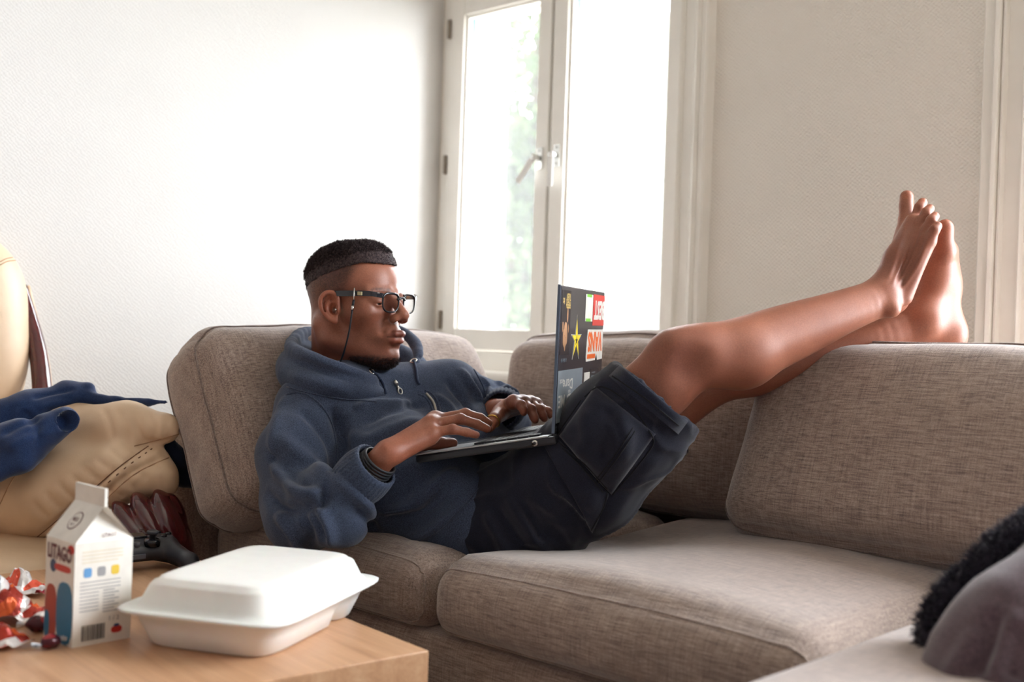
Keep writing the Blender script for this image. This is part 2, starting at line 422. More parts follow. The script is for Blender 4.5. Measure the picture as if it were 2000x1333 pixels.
# ---- window 1: outer frame, two casements, each with an inner and an outer pane
win = empty('window_1', ((W1[0] + W1[1]) / 2, WY, W1[2])); win['kind'] = 'structure'
tag(win, 'white double casement window above the sofa')
def wpart(name, mb, mat, parent=None, smooth=False):
    o = mb.build(name, mat, None, smooth); keep_world(o, parent or win); return o
x0, x1, z0, z1 = W1
fm = MB(); ft = 0.012
fm.box((x0 - .02, WY - 0.004, z0 - 0.02), (x0 + ft, WY + TH, z1 + .02)); fm.box((x1 - ft, WY - 0.004, z0 - 0.02), (x1 + .02, WY + TH, z1 + .02))
fm.box((x0, WY - 0.002, z1 - ft), (x1, WY + TH, z1 + .02)); fm.box((x0, WY + 0.0, z0 - .02), (x1, WY + TH, z0 + ft))
wpart('window_frame', fm, 'paint')
xm = -2.142
def casement(xa, xb, st_l, st_r, gl, glass):
    """inner sash at the wall face, outer sash behind it"""
    za, zb = z0 + ft + 0.002, z1 - ft - 0.002; rb, rt = 0.062, 0.052
    s = MB(); ya, yb = WY - 0.012, WY + 0.040
    s.box((xa, ya, za), (xa + st_l, yb, zb), 0.003); s.box((xb - st_r, ya, za), (xb, yb, zb), 0.003)
    s.box((xa + st_l, ya + 0.001, za), (xb - st_r, yb, za + rb), 0.003); s.box((xa + st_l, ya + 0.001, zb - rt), (xb - st_r, yb, zb), 0.003)
    sash = wpart('casement', s, 'paint')
    b = MB(); q = 0.009                                     # glazing bead
    b.box((xa + st_l, ya + .012, za + rb), (xa + st_l + q, ya + .026, zb - rt)); b.box((xb - st_r - q, ya + .012, za + rb), (xb - st_r, ya + .026, zb - rt))
    b.box((xa + st_l + q, ya + .012, zb - rt - q), (xb - st_r - q, ya + .026, zb - rt))
    wpart('glazing_bead', b, 'paint', sash)
    wpart('pane', MB().box((xa + st_l, ya + .028, za + rb), (xb - st_r, ya + .031, zb - rt)), gl, sash)
    for xg in (xa + st_l, xb - st_r - .005): wpart('gasket', MB().box((xg, WY + .0205, za + rb), (xg + .005, WY + .034, zb - rt)), 'gasket', sash)
    o = MB(); ya, yb = WY + 0.085, WY + 0.125; k = 0.036
    o.box((xa + .012, ya, za + .01), (xa + .012 + k, yb, zb - .005), 0.002); o.box((xb - .012 - k, ya, za + .01), (xb - .012, yb, zb - .005), 0.002)
    o.box((xa + .012 + k, ya, za + .01), (xb - .012 - k, yb, za + .055), 0.002); o.box((xa + .012 + k, ya, zb - .045), (xb - .012 - k, yb, zb - .005), 0.002)
    out = wpart('outer_casement', o, 'paint_outer')
    wpart('pane', MB().box((xa + .012 + k, ya + .018, za + .055), (xb - .012 - k, ya + .021, zb - .045)), glass, out)
    return sash
ca = casement(x0 + ft + 0.003, xm - 0.004, 0.052, 0.046, 'glass_clear', 'glass_clear')
cb = casement(xm + 0.006, x1 - ft - 0.003, 0.050, 0.040, 'glass_clear', 'glass_hazy')
wpart('gap_strip', MB().box((xm - 0.004, WY + 0.006, z0 + .02), (xm + 0.006, WY + 0.03, z1 - .02)), 'window_gap')
def fastener(sash, x, z, ang):
    pl = MB(); pl.box((x - .011, WY - .0165, z - .031), (x + .011, WY - .012, z + .031), 0.002)
    pl = wpart('handle_plate', pl, 'chrome', sash)
    n = MB(); n.lathe([(.0075, 0), (.0085, .012), (.0085, .026), (.006, .030)], 16, Matrix.Translation((x, WY - .0165, z)) @ Matrix.Rotation(R90, 4, 'X'))
    wpart('handle_neck', n, 'chrome', sash, True)
    l = MB(); dv = np.array([math.sin(ang), 0, -math.cos(ang)]); p0 = np.array([x, WY - .041, z])
    M_ = Matrix.Translation(tuple(p0)) @ Matrix.Rotation(-ang, 4, 'Y')
    bm = bmesh.new(); bmesh.ops.create_cube(bm, size=1.0)
    for v in bm.verts: v.co = Vector((v.co.x * .020, v.co.y * .007, v.co.z * .098 - .040))
    bmesh.ops.bevel(bm, geom=list(bm.edges), offset=.0025, segments=2, affect='EDGES'); bm.transform(M_); l.bm(bm)
    wpart('handle_lever', l, 'handle_white', sash)
    for dz in (-.022, .022):
        sc = MB().lathe([(.0028, 0), (.0028, .0012)], 10, Matrix.Translation((x, WY - .0165, z + dz)) @ Matrix.Rotation(R90, 4, 'X')); wpart('screw', sc, 'hinge_metal', sash)
fastener(ca, xm - 0.030, 1.293, -0.72)
fastener(cb, xm + 0.034, 1.296, 0.0)
for z in (z0 + .10, z0 + .57, z1 - .10):
    wpart('hinge', MB().lathe([(.006, -.028), (.0065, -.02), (.0065, .02), (.006, .028)], 12, Matrix.Translation((x0 + .004, WY - .012, z))), 'hinge_metal', None, True)
# sill and apron under the window
t1 = MB(); t1.box((x0 - .03, WY - .010, z0 - .046), (x1 + .03, WY + .012, z0 + .010), .003)
t1.box((x0 - .035, WY - .075, z0 - .072), (x1 + .06, WY + .002, z0 - .045), .008)
t1.box((x0 - .035, WY - .05, z0 - .096), (x1 + .05, WY + .002, z0 - .072), .006); t1.box((x0 - .035, WY - .028, z0 - .115), (x1 + .04, WY + .002, z0 - .096), .004)
tag(struct('trim_1', t1, 'paint'), 'white moulded window sill behind the sofa')
t1b = MB().box((x0 - .035, WY - .012, .10), (x1 + .04, WY + .002, z0 - .115)); tag(struct('trim_2', t1b, 'paint'), 'cream panel under the window sill')
def casing(name, xa, sgn, za, zb, label):
    """moulded architrave, profile across x, running up"""
    prof = [(0, .000), (0, .020), (.003, .023), (.007, .020), (.009, .014), (.040, .014), (.043, .024), (.047, .024), (.049, .018), (.053, .028), (.060, .030), (.064, .022), (.067, .022), (.082, .026), (.086, .022), (.086, 0)]
    v, f = [], []; n = len(prof)
    for z in (za, zb):
        for (q, h) in prof: v.append((xa + sgn * q, WY + .001 - h * 1.5, z))
    for i in range(n): f.append((i, (i + 1) % n, n + (i + 1) % n, n + i))
    f += [tuple(range(n)), tuple(range(n, 2 * n))]
    o = mesh(name, v, f, 'paint', None, False); tag(o, label, None, None, 'structure'); return o
casing('trim_3', x1 - .006, 1, z0 - .045, 2.5, 'moulded cream architrave right of the window')
tag(struct('trim_5', MB().box((W2[0] - .123, WY - .016, 0), (W2[0] + .002, WY + .05, 2.3), .002), 'paint'), 'flat cream door jamb beyond the right architrave')
casing('trim_4', W2[0] - .120, -1, 0, 2.3, 'moulded cream architrave at the far right')
# balcony door leaf frame outside the photo, lets daylight in
d = MB(); d.box((W2[0] - .01, WY + .04, 0), (W2[0] + .08, WY + .09, W2[3])); d.box((W2[1] - .08, WY + .04, 0), (W2[1], WY + .09, W2[3])); d.box((W2[0], WY + .04, W2[3] - .08), (W2[1], WY + .09, W2[3])); d.box((W2[0], WY + .04, 0), (W2[1], WY + .09, .25))
dd = empty('door_1', (W2[0], WY, 0)); dd['kind'] = 'structure'; tag(dd, 'glazed balcony door beyond the right architrave')
wpart('door_frame', d, 'paint', dd); wpart('pane', MB().box((W2[0] + .08, WY + .06, .25), (W2[1] - .08, WY + .064, W2[3] - .08)), 'glass_clear', dd)
# ================================================================== outside
simple('ground_outside', (150, 150, 140), 0.9, 0.1, 2)
tag(struct('ground_outside', MB().box((-30, 3.4, -6.1), (20, 40, -6.0)), 'ground_outside'), 'pale ground outside the window')
hb = empty('house_outside', (-14.5, 9.0, -6)); tag(hb, 'white rendered house wall outside the left casement', 'building')
def house():
    e = P(972, 600, 9.0); r = HR[:2]; f = HF[:2]
    c0 = np.array([e[0], e[1]])
    c1 = c0 - r * 4.0; c2 = c1 + f * 3; c3 = c0 + f * 3
    poly = [tuple(c1), tuple(c0), tuple(c3), tuple(c2)]
    m_ = MB().prism(poly, -6, 4.2); o = m_.build('wall', 'plaster_outside'); keep_world(o, hb)
    cc = (c0 + c1 + c2 + c3) / 4
    rp = [tuple(cc + (np.array(q) - cc) * 1.12) for q in poly]
    o = MB().prism(rp, 4.2, 4.4).build('roof', 'paint_outer'); keep_world(o, hb)
house()
def leaf_mat(name, a, b):
    t = NT(name); n = t.noise(0.9, detail=2); t.set(color=t.ramp(n, [(0.35, lin(*a)), (0.65, lin(*b))]), rough=0.6, spec=0.2)
    tr = t.n('ShaderNodeBsdfTranslucent'); tr.inputs['Color'].default_value = lin(*b)
    mx = t.n('ShaderNodeMixShader'); mx.inputs[0].default_value = 0.35; t.l(t.b.outputs[0], mx.inputs[1]); t.l(tr.outputs[0], mx.inputs[2]); t.l(mx.outputs[0], t.out.inputs['Surface'])
leaf_mat('leaves_green', (48, 66, 40), (78, 92, 52)); leaf_mat('leaves_yellow', (84, 86, 46), (112, 104, 60))
simple('bark', (96, 80, 66), 0.9, 0.2, 12)
def tree(base, h, rad, n, mat, label, seed):
    rg = np.random.RandomState(seed); root = empty('tree', tuple(base)); tag(root, label, 'tree', 'trees outside the window')
    b = MB(); b.tube(smooth_path([(0, 0, 0), (.1, .05, h * .3), (-.05, .1, h * .6), (.05, 0, h * .9)], 5), np.linspace(.2, .04, 16), 8)
    for k in range(9):
        a = rg.rand() * 6.28; z = h * (.3 + .06 * k); q = rad * (.5 + .3 * rg.rand())
        b.tube(smooth_path([(0, 0, z), (math.cos(a) * q * .5, math.sin(a) * q * .5, z + .5), (math.cos(a) * q, math.sin(a) * q, z + .7)], 4), np.linspace(.07, .015, 9), 5)
    b.build('trunk', 'bark', root, True)
    cl = rg.randn(60, 3); cl /= np.linalg.norm(cl, axis=1)[:, None]; cl *= (rg.rand(60, 1) ** .5) * np.array([rad, rad, h * .40]); cl += (0, 0, h * .60)
    c = cl[rg.randint(60, size=n)] + rg.randn(n, 3) * rad * .17; s = (.045 + .045 * rg.rand(n))[:, None]
    u = rg.randn(n, 3); u /= np.linalg.norm(u, axis=1)[:, None]; w = np.cross(u, rg.randn(n, 3)); w /= np.linalg.norm(w, axis=1)[:, None]
    V = np.stack([c - u * s, c + w * s * .45 + u * s * .1, c + u * s, c - w * s * .45 + u * s * .1], 1).reshape(-1, 3); Fc = np.arange(4 * n).reshape(-1, 4)
    o = mesh('foliage', V, Fc, mat, root, False); o['kind'] = 'stuff'
for i, (px, d, h, rad, mat, lab) in enumerate([(1030, 11.5, 12.0, 2.0, 'leaves_green', 'green leafy tree seen through the left casement'),
        (1085, 15.5, 11.5, 2.3, 'leaves_yellow', 'yellowing tree behind the green one outside the window'),
        (1275, 11.0, 11.0, 1.8, 'leaves_green', 'green tree seen pale through the hazy right casement')]):
    q = P(px, 650, d); tree((q[0], q[1], -6.0), h, rad, 20000, mat, lab, 11 + i)
# ================================================================== sofa
linen('sofa_linen', (155, 136, 125), (102, 85, 84), (187, 168, 155), 26, 420)
linen('piping_linen', (124, 107, 99), (86, 71, 70), (148, 131, 120))
simple('seam_shadow', (58, 48, 46), 0.9)
def cushion_mesh(w, t, h, rad, puff_f, puff_b, puff_top, seed, wr=0.003, n=30, warp=None, corner=0.0):
    """pillow in its own frame: x across, y thickness (front is -y), z up from 0"""
    N = n; V = []; Fc = []; idx = {}
    def vert(a, b, c):
        k = (round(a * 1e5), round(b * 1e5), round(c * 1e5))
        if k not in idx: idx[k] = len(V); V.append((a, b, c))
        return idx[k]
    # concentrate samples near the edges
    sp = lambda m_: np.sin(np.linspace(-1, 1, m_ + 1) * math.pi / 2 * .86) / math.sin(math.pi / 2 * .86)
    A, Bz, Cc = sp(N), sp(max(8, int(N * .45))), sp(N)
    for s in (-1, 1):
        for (U, W, mk) in ((A, Cc, lambda u, w: (u, s, w)), (A, Bz, lambda u, w: (u, w, s)), (Bz, Cc, lambda u, w: (s, u, w))):
            for i in range(len(U) - 1):
                for j in range(len(W) - 1):
                    q = [vert(*mk(U[a], W[b])) for a, b in ((i, j), (i + 1, j), (i + 1, j + 1), (i, j + 1))]
                    Fc.append(q)
    Q = np.array(V); hw = np.array([w / 2, t / 2, h / 2]); X = Q * hw
    inner = np.clip(X, -(hw - rad), hw - rad); D = X - inner; L = np.linalg.norm(D, axis=1)[:, None]
    X = np.where(L > 1e-9, inner + D / np.maximum(L, 1e-9) * rad, X)
    ea = (1 - Q[:, 0] ** 2); ec = (1 - Q[:, 2] ** 2); eb = 1 - Q[:, 1] ** 2
    fy = np.clip(X[:, 1] / (t / 2), -1, 1)
    X[:, 1] += -puff_f * np.clip(-fy, 0, 1) * (ea * ec) ** .55 + puff_b * np.clip(fy, 0, 1) * (ea * ec) ** .55
    fz = np.clip(X[:, 2] / (h / 2), -1, 1); X[:, 2] += puff_top * np.clip(fz, 0, 1) ** 3 * (ea) ** .6
    if corner:   # corners of a stuffed cover pull in
        X[:, 0] *= 1 - corner * (np.abs(Q[:, 2]) ** 6) ; X[:, 2] *= 1 - corner * (np.abs(Q[:, 0]) ** 6)
    nz = fbm(X * np.array([7, 9, 7]) + seed * 3.1, 3, seed); X += X / (np.linalg.norm(X, axis=1)[:, None] + 1e-9) * (nz * wr)[:, None]
    X[:, 1] += wr * 0.8 * vnoise(X * 16 + seed, seed + 5)
    X[:, 2] += h / 2
    if warp is not None: X = warp(X)
    return X, fix_faces(X, Fc)
def fix_faces(X, Fc):
    c = X.mean(0); A = np.array(Fc); a, b, d = X[A[:, 0]], X[A[:, 1]], X[A[:, 2]]; n = np.cross(b - a, d - b)
    ok = ((n * ((a + d) / 2 - c)).sum(1) > 0)[:, None]; return np.where(ok, A, A[:, ::-1])
def loop_on(X, Fc, w, t, h, side, inset, warp=None):
    """seam running round the front (-1) or back (+1) face of a cushion, dropped onto the surface"""
    tr = BVHTree.FromPolygons([tuple(v) for v in X], Fc.tolist()); pts = []
    m_ = 30; s = np.linspace(-1, 1, m_, endpoint=False); r = .22
    raw = [(a, -1) for a in s] + [(1, a) for a in s] + [(-a, 1) for a in s] + [(-1, -a) for a in s]
    for a, c in raw:
        k = max(abs(a), abs(c)); q = (abs(a) ** 8 + abs(c) ** 8) ** (1 / 8); a, c = a / q, c / q
        p = np.array([a * (w / 2) * 1.0, side * t / 2 * (1 - inset), h / 2 + c * h / 2])
        if warp is not None: p = warp(p[None])[0]
        hit = tr.find_nearest(Vector(p)); pts.append(np.array(hit[0]) + np.array(hit[1]) * .0006)
    return smooth_path(pts, 2, True)
def cushion(name, w, t, h, loc, rot, parent=None, label=None, cat=None, group=None, rad=.06, puff=(.05, .03, .02), seed=1, wr=.003, warp=None, seams=(-1, 1), corner=.03, pipe=.0022, n=30, mat='sofa_linen'):
    X, Fc = cushion_mesh(w, t, h, rad, puff[0], puff[1], puff[2], seed, wr, n, warp, corner)
    o = mesh(name, X, Fc, mat, parent, True); o.location = loc; o.rotation_euler = rot
    if label: tag(o, label, cat, group)
    for s in seams:
        mb = MB(); mb.tube(loop_on(X, Fc, w, t, h, s, .30, warp), pipe, 6, True); mb.build('piping', 'piping_linen', o, True)
    return o
sofa = empty('corner_sofa', (-1.4, 1.7, 0)); tag(sofa, 'taupe linen corner sofa under the window with a chaise on the right', 'sofa')
def spart(name, mb, mat='sofa_linen', smooth=True):
    o = mb.build(name, mat, None, smooth); keep_world(o, sofa); return o
def puffbox(name, a, b, rad=.035, puff=(.012, .012, .012), seed=1, wr=.0025, n=22, mat='sofa_linen'):
    a = np.array(a, float); b = np.array(b, float); s = b - a; c = (a + b) / 2
    X, Fc = cushion_mesh(s[0], s[1], s[2], rad, puff[0], puff[1], puff[2], seed, wr, n)
    o = mesh(name, X, Fc, mat, None, True); o.location = (c[0], c[1], a[2]); keep_world(o, sofa); return o
SF = 1.262                                    # front plane of the sofa seats
puffbox('base', (-1.99, SF + .02, .05), (-.682, 2.26, .315), .03, (.006, .01, .0), 3)
puffbox('chaise_base', (-.677, .30, .05), (.12, 2.26, .315), .03, (.006, .01, .0), 4)
puffbox('backrest', (-2.17, 2.10, .05), (.12, 2.32, .60), .05, (.01, .01, .01), 5)
puffbox('side_arm', (-2.185, 1.215, .05), (-1.99, 2.10, .60), .045, (.012, .012, .015), 6)
for (x, y) in ((-2.1, 1.32), (-2.1, 2.2), (-.62, .4), (0.02, .4), (0.02, 2.2)):
    spart('leg', MB().lathe([(.018, 0), (.025, .06)], 12, Matrix.Translation((x, y, 0))), 'bark')
def seat(name, a, b, seed, puff, rad=.05, sag=None, n=34):
    a = np.array(a, float); b = np.array(b, float); s = b - a; c = (a + b) / 2
    X, Fc = cushion_mesh(s[0], s[1], s[2], rad, .02, .0, puff, seed, .003, n)
    if sag is not None: X = sag(X, np.array([c[0], c[1], a[2]]))
    o = mesh(name, X, Fc, 'sofa_linen', None, True); o.location = (c[0], c[1], a[2]); keep_world(o, sofa)
    mb = MB(); mb.tube(loop_on(X, Fc, s[0], s[1], s[2], -1, .02), .0015, 6, True); p = mb.build('piping', 'sofa_linen', o, True)
    return o
def sag_left(X, c):
    W = X + c; d = np.exp(-(((W[:, 0] + 1.42) / .22) ** 2 + ((W[:, 1] - 1.62) / .26) ** 2)); k = np.clip(X[:, 2] / .15, 0, 1)
    X[:, 2] -= .030 * d * k; return X
def sag_mid(X, c):
    W = X + c; d = np.exp(-(((W[:, 0] + 1.27) / .16) ** 2 + ((W[:, 1] - 1.62) / .26) ** 2)); k = np.clip(X[:, 2] / .15, 0, 1)
    X[:, 2] -= .022 * d * k; return X
seat('seat_cushion', (-1.99, SF - .004, .305), (-1.372, 1.98, .435), 11, .022, .05, sag_left)
seat('seat_cushion', (-1.368, SF, .305), (-.672, 1.98, .435), 12, .026, .05, sag_mid)
seat('seat_cushion', (-.668, .32, .305), (.115, 1.98, .440), 13, .020, .05)
# loose back cushions
def warp_lean(bow=.0, top=.0):
    def f(X):
        X = X.copy(); z = X[:, 2]; X[:, 1] += bow * np.sin(np.clip(z / .45, 0, 1) * math.pi) + top * np.clip(z - .30, 0, 1) ** 1.5 * 6; return X
    return f
cushion('back_cushion', .92, .20, .375, (-.695, 1.838, .428), (-.44, 0, 0), None, 'large taupe linen back cushion at the right with the crossed feet on it', 'cushion', 'sofa back cushions', .055, (.055, .03, .022), 21, .0035, corner=.01)
cushion('back_cushion', .82, .20, .365, (-1.47, 2.020, .430), (-.12, 0, 0), None, 'taupe linen back cushion standing under the window behind the laptop', 'cushion', 'sofa back cushions', .06, (.05, .03, .018), 22, .0035)
cushion('back_cushion', .75, .17, .392, (-1.800, 1.520, .425), (-.48, 0, R90), None, 'taupe linen back cushion on the left that the man leans on', 'cushion', 'sofa back cushions', .065, (.055, .03, .02), 23, .004)
# ================================================================== the man: skin
def skin_material():
    t = NT('skin'); at = t.n('ShaderNodeAttribute'); at.attribute_name = 'pigment_shade'
    n1 = t.noise(9, detail=4); n2 = t.noise(420, detail=2)
    base = t.ramp(n1, [(0.3, lin(136, 82, 62)), (0.7, lin(158, 100, 77))])
    fine = t.ramp(n2, [(0.3, (0.86, 0.84, 0.84, 1)), (0.7, (1.1, 1.1, 1.1, 1))])
    c = t.mix(1.0, t.mix(1.0, base, fine, 'MULTIPLY'), at.outputs['Color'], 'MULTIPLY')
    t.set(color=c, rough=0.44, spec=0.45, sss=0.10)
    t.b.inputs['Subsurface Radius'].default_value = (0.012, 0.004, 0.002); t.b.inputs['Subsurface Scale'].default_value = 0.35
    t.bump(n2, 0.16, 0.0006)
skin_material()
person = empty('person', tuple(P(985, 1085, 2.10))); tag(person, 'barefoot person in a navy hoodie and dark shorts reclining on the sofa and typing', 'person')
def ppart(name, V, Fq, mat, parent=None, smooth=True):
    o = mesh(name, V, Fq, mat, None, smooth); keep_world(o, parent or person); return o
# ---- head frame: f forward, l to his left, u up
YAW = math.radians(31)
HFv = HR * math.cos(YAW) - HF * math.sin(YAW) - ZU * 0.03; HFv /= np.linalg.norm(HFv)
HUv = ZU - HFv * (ZU @ HFv); HUv /= np.linalg.norm(HUv)
HLv = np.cross(HUv, HFv)
HO = P(690, 590, 2.20)
HM = np.stack([HFv, HLv, HUv])              # rows: world -> head
def hw(f, l, u): return HO + f * HFv + l * HLv + u * HUv
def hl(X): return (X - HO) @ HM.T
def E(c, r, k=.012, rot=None): return Ell(c, r, rot, k)
def rotm(axis, deg): return np.array(Matrix.Rotation(math.radians(deg), 3, axis))
def both(fn): return fn(-1) + fn(1)
SKULL = [E((-.010, 0, .031), (.088, .0735, .074), .02), E((.034, 0, .034), (.055, .062, .058), .025)]
head = list(SKULL)
head += [E((.041, 0, -.042), (.051, .0555, .066), .03)]
head += both(lambda s: [E((.055, s * .043, -.018), (.030, .024, .022), .022)])                       # cheek bones
head += both(lambda s: [Cap((-.012, s * .055, -.040), (-.002, s * .053, -.070), .014, .016, .02), Cap((-.002, s * .052, -.072), (.079, s * .015, -.101), .016, .016, .024)])
head += [E((.089, 0, -.0985), (.0205, .023, .0165), .014), E((.082, 0, -.061), (.032, .031, .027), .018)]
head += both(lambda s: [Cap((.087, s * .010, .021), (.071, s * .046, .019), .0100, .0085, .012)])      # brow
head += both(lambda s: [Sub(E((.099, s * .032, .003), (.017, .019, .012)), .012)])                    # sockets
head += both(lambda s: [E((.0775, s * .031, .003), (.0150, .0165, .0130), .005)])                     # lids over the eye
head += both(lambda s: [Sub(E((.0935, s * .0335, -.0015), (.0085, .0150, .0019)), .002)])             # slit
head += [Cap((.093, 0, .011), (.1195, 0, -.0175), .0080, .0104, .012), E((.1186, 0, -.0205), (.0106, .0116, .0090), .006)]
head += both(lambda s: [E((.1090, s * .0138, -.0275), (.0110, .0068, .0088), .008)])
head += both(lambda s: [Sub(E((.1155, s * .0110, -.0345), (.0060, .0044, .0050)), .0015)])
head += both(lambda s: [Sub(Cap((.1005, s * .0235, -.030), (.0950, s * .0290, -.052), .0030, .0030), .010)])    # nasolabial
LIPU = both(lambda s: [Cap((.1160, s * .001, -.0540), (.1115, s * .011, -.0548), .0060, .0060, .003), Cap((.1115, s * .011, -.0548), (.0975, s * .0240, -.0604), .0058, .0024, .003)])
LIPL = both(lambda s: [Cap((.1125, s * .001, -.0676), (.1080, s * .011, -.0670), .0074, .0068, .003), Cap((.1080, s * .011, -.0670), (.0975, s * .0225, -.0622), .0066, .0024, .003)])
head += LIPU + LIPL
head += [Sub(E((.1145, 0, -.0808), (.010, .020, .0042)), .008)]                                        # under the lower lip
# ears
def ear(s):
    c = np.array([.012, s * .0760, -.013]); out = []
    R = rotm('Z', s * 30) @ rotm('Y', 10)
    g = lambda a, b, d: tuple(c + R.T @ (np.array([a, s * b, d]) * .96))
    out.append(Ell(g(0, .004, .001), (.0165, .0050, .0265), R, .006))
    hel = smooth_path([g(.010, .006, -.002), g(.013, .007, .014), g(.006, .009, .0265), g(-.008, .011, .0275), g(-.0175, .012, .017), g(-.0185, .012, .001), g(-.012, .010, -.014), g(-.004, .008, -.024), g(.006, .006, -.0285)], 3)
    for i in range(len(hel) - 1): out.append(Cap(hel[i], hel[i + 1], .0038, .0038, .003))
    out.append(Ell(g(.004, .006, -.024), (.0075, .0048, .0085), R, .004))                              # lobe
    out.append(Sub(Ell(g(.0035, .0105, -.005), (.0085, .0105, .0130), R), .002)); out.append(Sub(Ell(g(-.003, .0105, .0155), (.0075, .0070, .0075), R), .002)); out.append(Sub(Ell(g(-.0125, .0105, .004), (.0030, .0050, .0160), R), .0015))
    ah = smooth_path([g(-.002, .0075, .012), g(-.0085, .0085, .005), g(-.0085, .0085, -.006), g(-.003, .0075, -.0165), g(.004, .0065, -.0195)], 3)
    for i in range(len(ah) - 1): out.append(Cap(ah[i], ah[i + 1], .0026, .0026, .002))
    out.append(Ell(g(.0125, .006, -.006), (.0045, .0045, .0060), R, .004))                             # tragus
    return out
EARS = both(ear); head += EARS; EARF = field([e for e in EARS if not isinstance(e, Sub)])
# neck
NB = hl(P(672, 775, 2.235)[None])[0]
head += [Cap((-.030, 0, -.045), NB, .054, .062, .03)]
head += both(lambda s: [Cap((-.030, s * .052, -.045), NB + np.array([.035, s * .022, .012]), .014, .014, .02)])
head += [E((.042, 0, -.098), (.034, .028, .013), .03), E((.006, 0, -.135), (.016, .014, .020), .02)]
hf = field(head)
Vh, Fh = surface(head, (-.125, -.110, -.215), (.150, .110, .130), .0017)
Vh = relax(Vh, Fh, 1, .4)
# ---- skin colour variation on the head (lips, stubble, ears), plus painted shade in the mouth line
def smooth01(x, a, b): t_ = np.clip((x - a) / (b - a), 0, 1); return t_ * t_ * (3 - 2 * t_)
HAIRLINE = lambda f: .080 + np.clip(.055 - f, 0, .3) * -.40            # lower edge of the long hair
def head_pigment_shade(L):
    C = np.ones((len(L), 3)); f, l, u = L.T
    lip = np.minimum(field(LIPU)(L), field(LIPL)(L)); k = smooth01(-lip, -.0016, .0006) * (f > .090)
    low = smooth01(-(u), .0610, .0632)
    C = C * (1 - k[:, None]) + k[:, None] * (np.array([.74, .60, .66]) * (1 - low[:, None]) + np.array([1.12, .86, .88]) * low[:, None])
    ln_ = np.exp(-((u + .0612) / .0011) ** 2) * (f > .094) * (np.abs(l) < .024) * .8; C = C * (1 - ln_[:, None]) + ln_[:, None] * np.array([.22, .16, .18])  # shade between the closed lips, painted in as a dark line
    # faded hair on the sides and back of the head
    side = smooth01(u, -.055, .052) ** .85
    edge = smooth01(-f, -.060 + .35 * np.clip(.055 - u, 0, .06), -.030 + .35 * np.clip(.055 - u, 0, .06))
    st = np.clip(side * edge, 0, 1); nz = .88 + .30 * vnoise(L * 700, 3) + .12 * vnoise(L * 200, 4)
    st = np.clip(st * nz, 0, .93) * smooth01(EARF(L), .0005, .0035)
    C = C * (1 - st[:, None]) + st[:, None] * np.array([.22, .22, .27])
    # chin beard, brows
    b = smooth01(-u, .092, .104) * smooth01(f, .015, .055) * np.clip(.85 + .5 * vnoise(L * 350, 8), 0, 1)
    b = np.clip(b, 0, .92); C = C * (1 - b[:, None]) + b[:, None] * np.array([.12, .12, .15])
    mu = np.exp(-((u + .046) / .004) ** 2) * smooth01(f, .096, .102) * (np.abs(l) < .03) * .35
    C = C * (1 - mu[:, None]) + mu[:, None] * np.array([.35, .33, .36])
    br = np.exp(-((u - (.0255 - .10 * np.clip(np.abs(l) - .036, 0, 1))) / .0042) ** 2) * smooth01(np.abs(l), .008, .016) * (1 - smooth01(np.abs(l), .044, .054)) * (f > .05) * np.clip(.7 + .6 * vnoise(L * 500, 2), 0, 1)
    C = C * (1 - br[:, None] * .75) + br[:, None] * .75 * np.array([.14, .13, .15])
    eb = (1 - smooth01(EARF(L), -.001, .003))[:, None] * np.array([.16, .04, .0]); return np.clip(C + eb, 0, 1.4)
BODY_V, BODY_F, BODY_C = [], [], []
def add_body(V, Fq, C):
    k = sum(len(v) for v in BODY_V); BODY_V.append(V); BODY_F.append(Fq + k); BODY_C.append(C)
Wh = Vh @ HM + HO
add_body(Wh, Fh, head_pigment_shade(Vh))
# ================================================================== limbs
def chain(pts, rs, k=.02): return [Cap(P(*pts[i]), P(*pts[i + 1]), rs[i], rs[i + 1], k) for i in range(len(pts) - 1)]
def tchain(pts, rs, k=.02, per=4):
    W_ = [np.append(P(*q), r) for q, r in zip(pts, rs)]; C_ = smooth_path(W_, per); return [Cap(C_[i][:3], C_[i + 1][:3], C_[i][3], C_[i + 1][3], .0012) for i in range(len(C_) - 1)]
def S(p, r, k=.02): return Ell(P(*p), (r, r, r) if np.isscalar(r) else r, None, k)
legs = []
legs += tchain([(1000, 1005, 2.00), (1150, 870, 1.95), (1270, 768, 1.915), (1346, 706, 1.905), (1440, 688, 1.925), (1530, 655, 1.955), (1640, 612, 1.985), (1722, 580, 2.01)], [.045, .050, .0585, .0540, .0565, .0515, .0395, .0325], .02, 6)
legs += [S((1316, 690, 1.893), .040, .025), S((1366, 690, 1.903), .040, .025), S((1452, 702, 1.928), .047, .03)]
legs += [Sub(S((1352, 722, 1.826), .030), .03)]
legs += [S((1742, 603, 1.988), .0155, .016)]
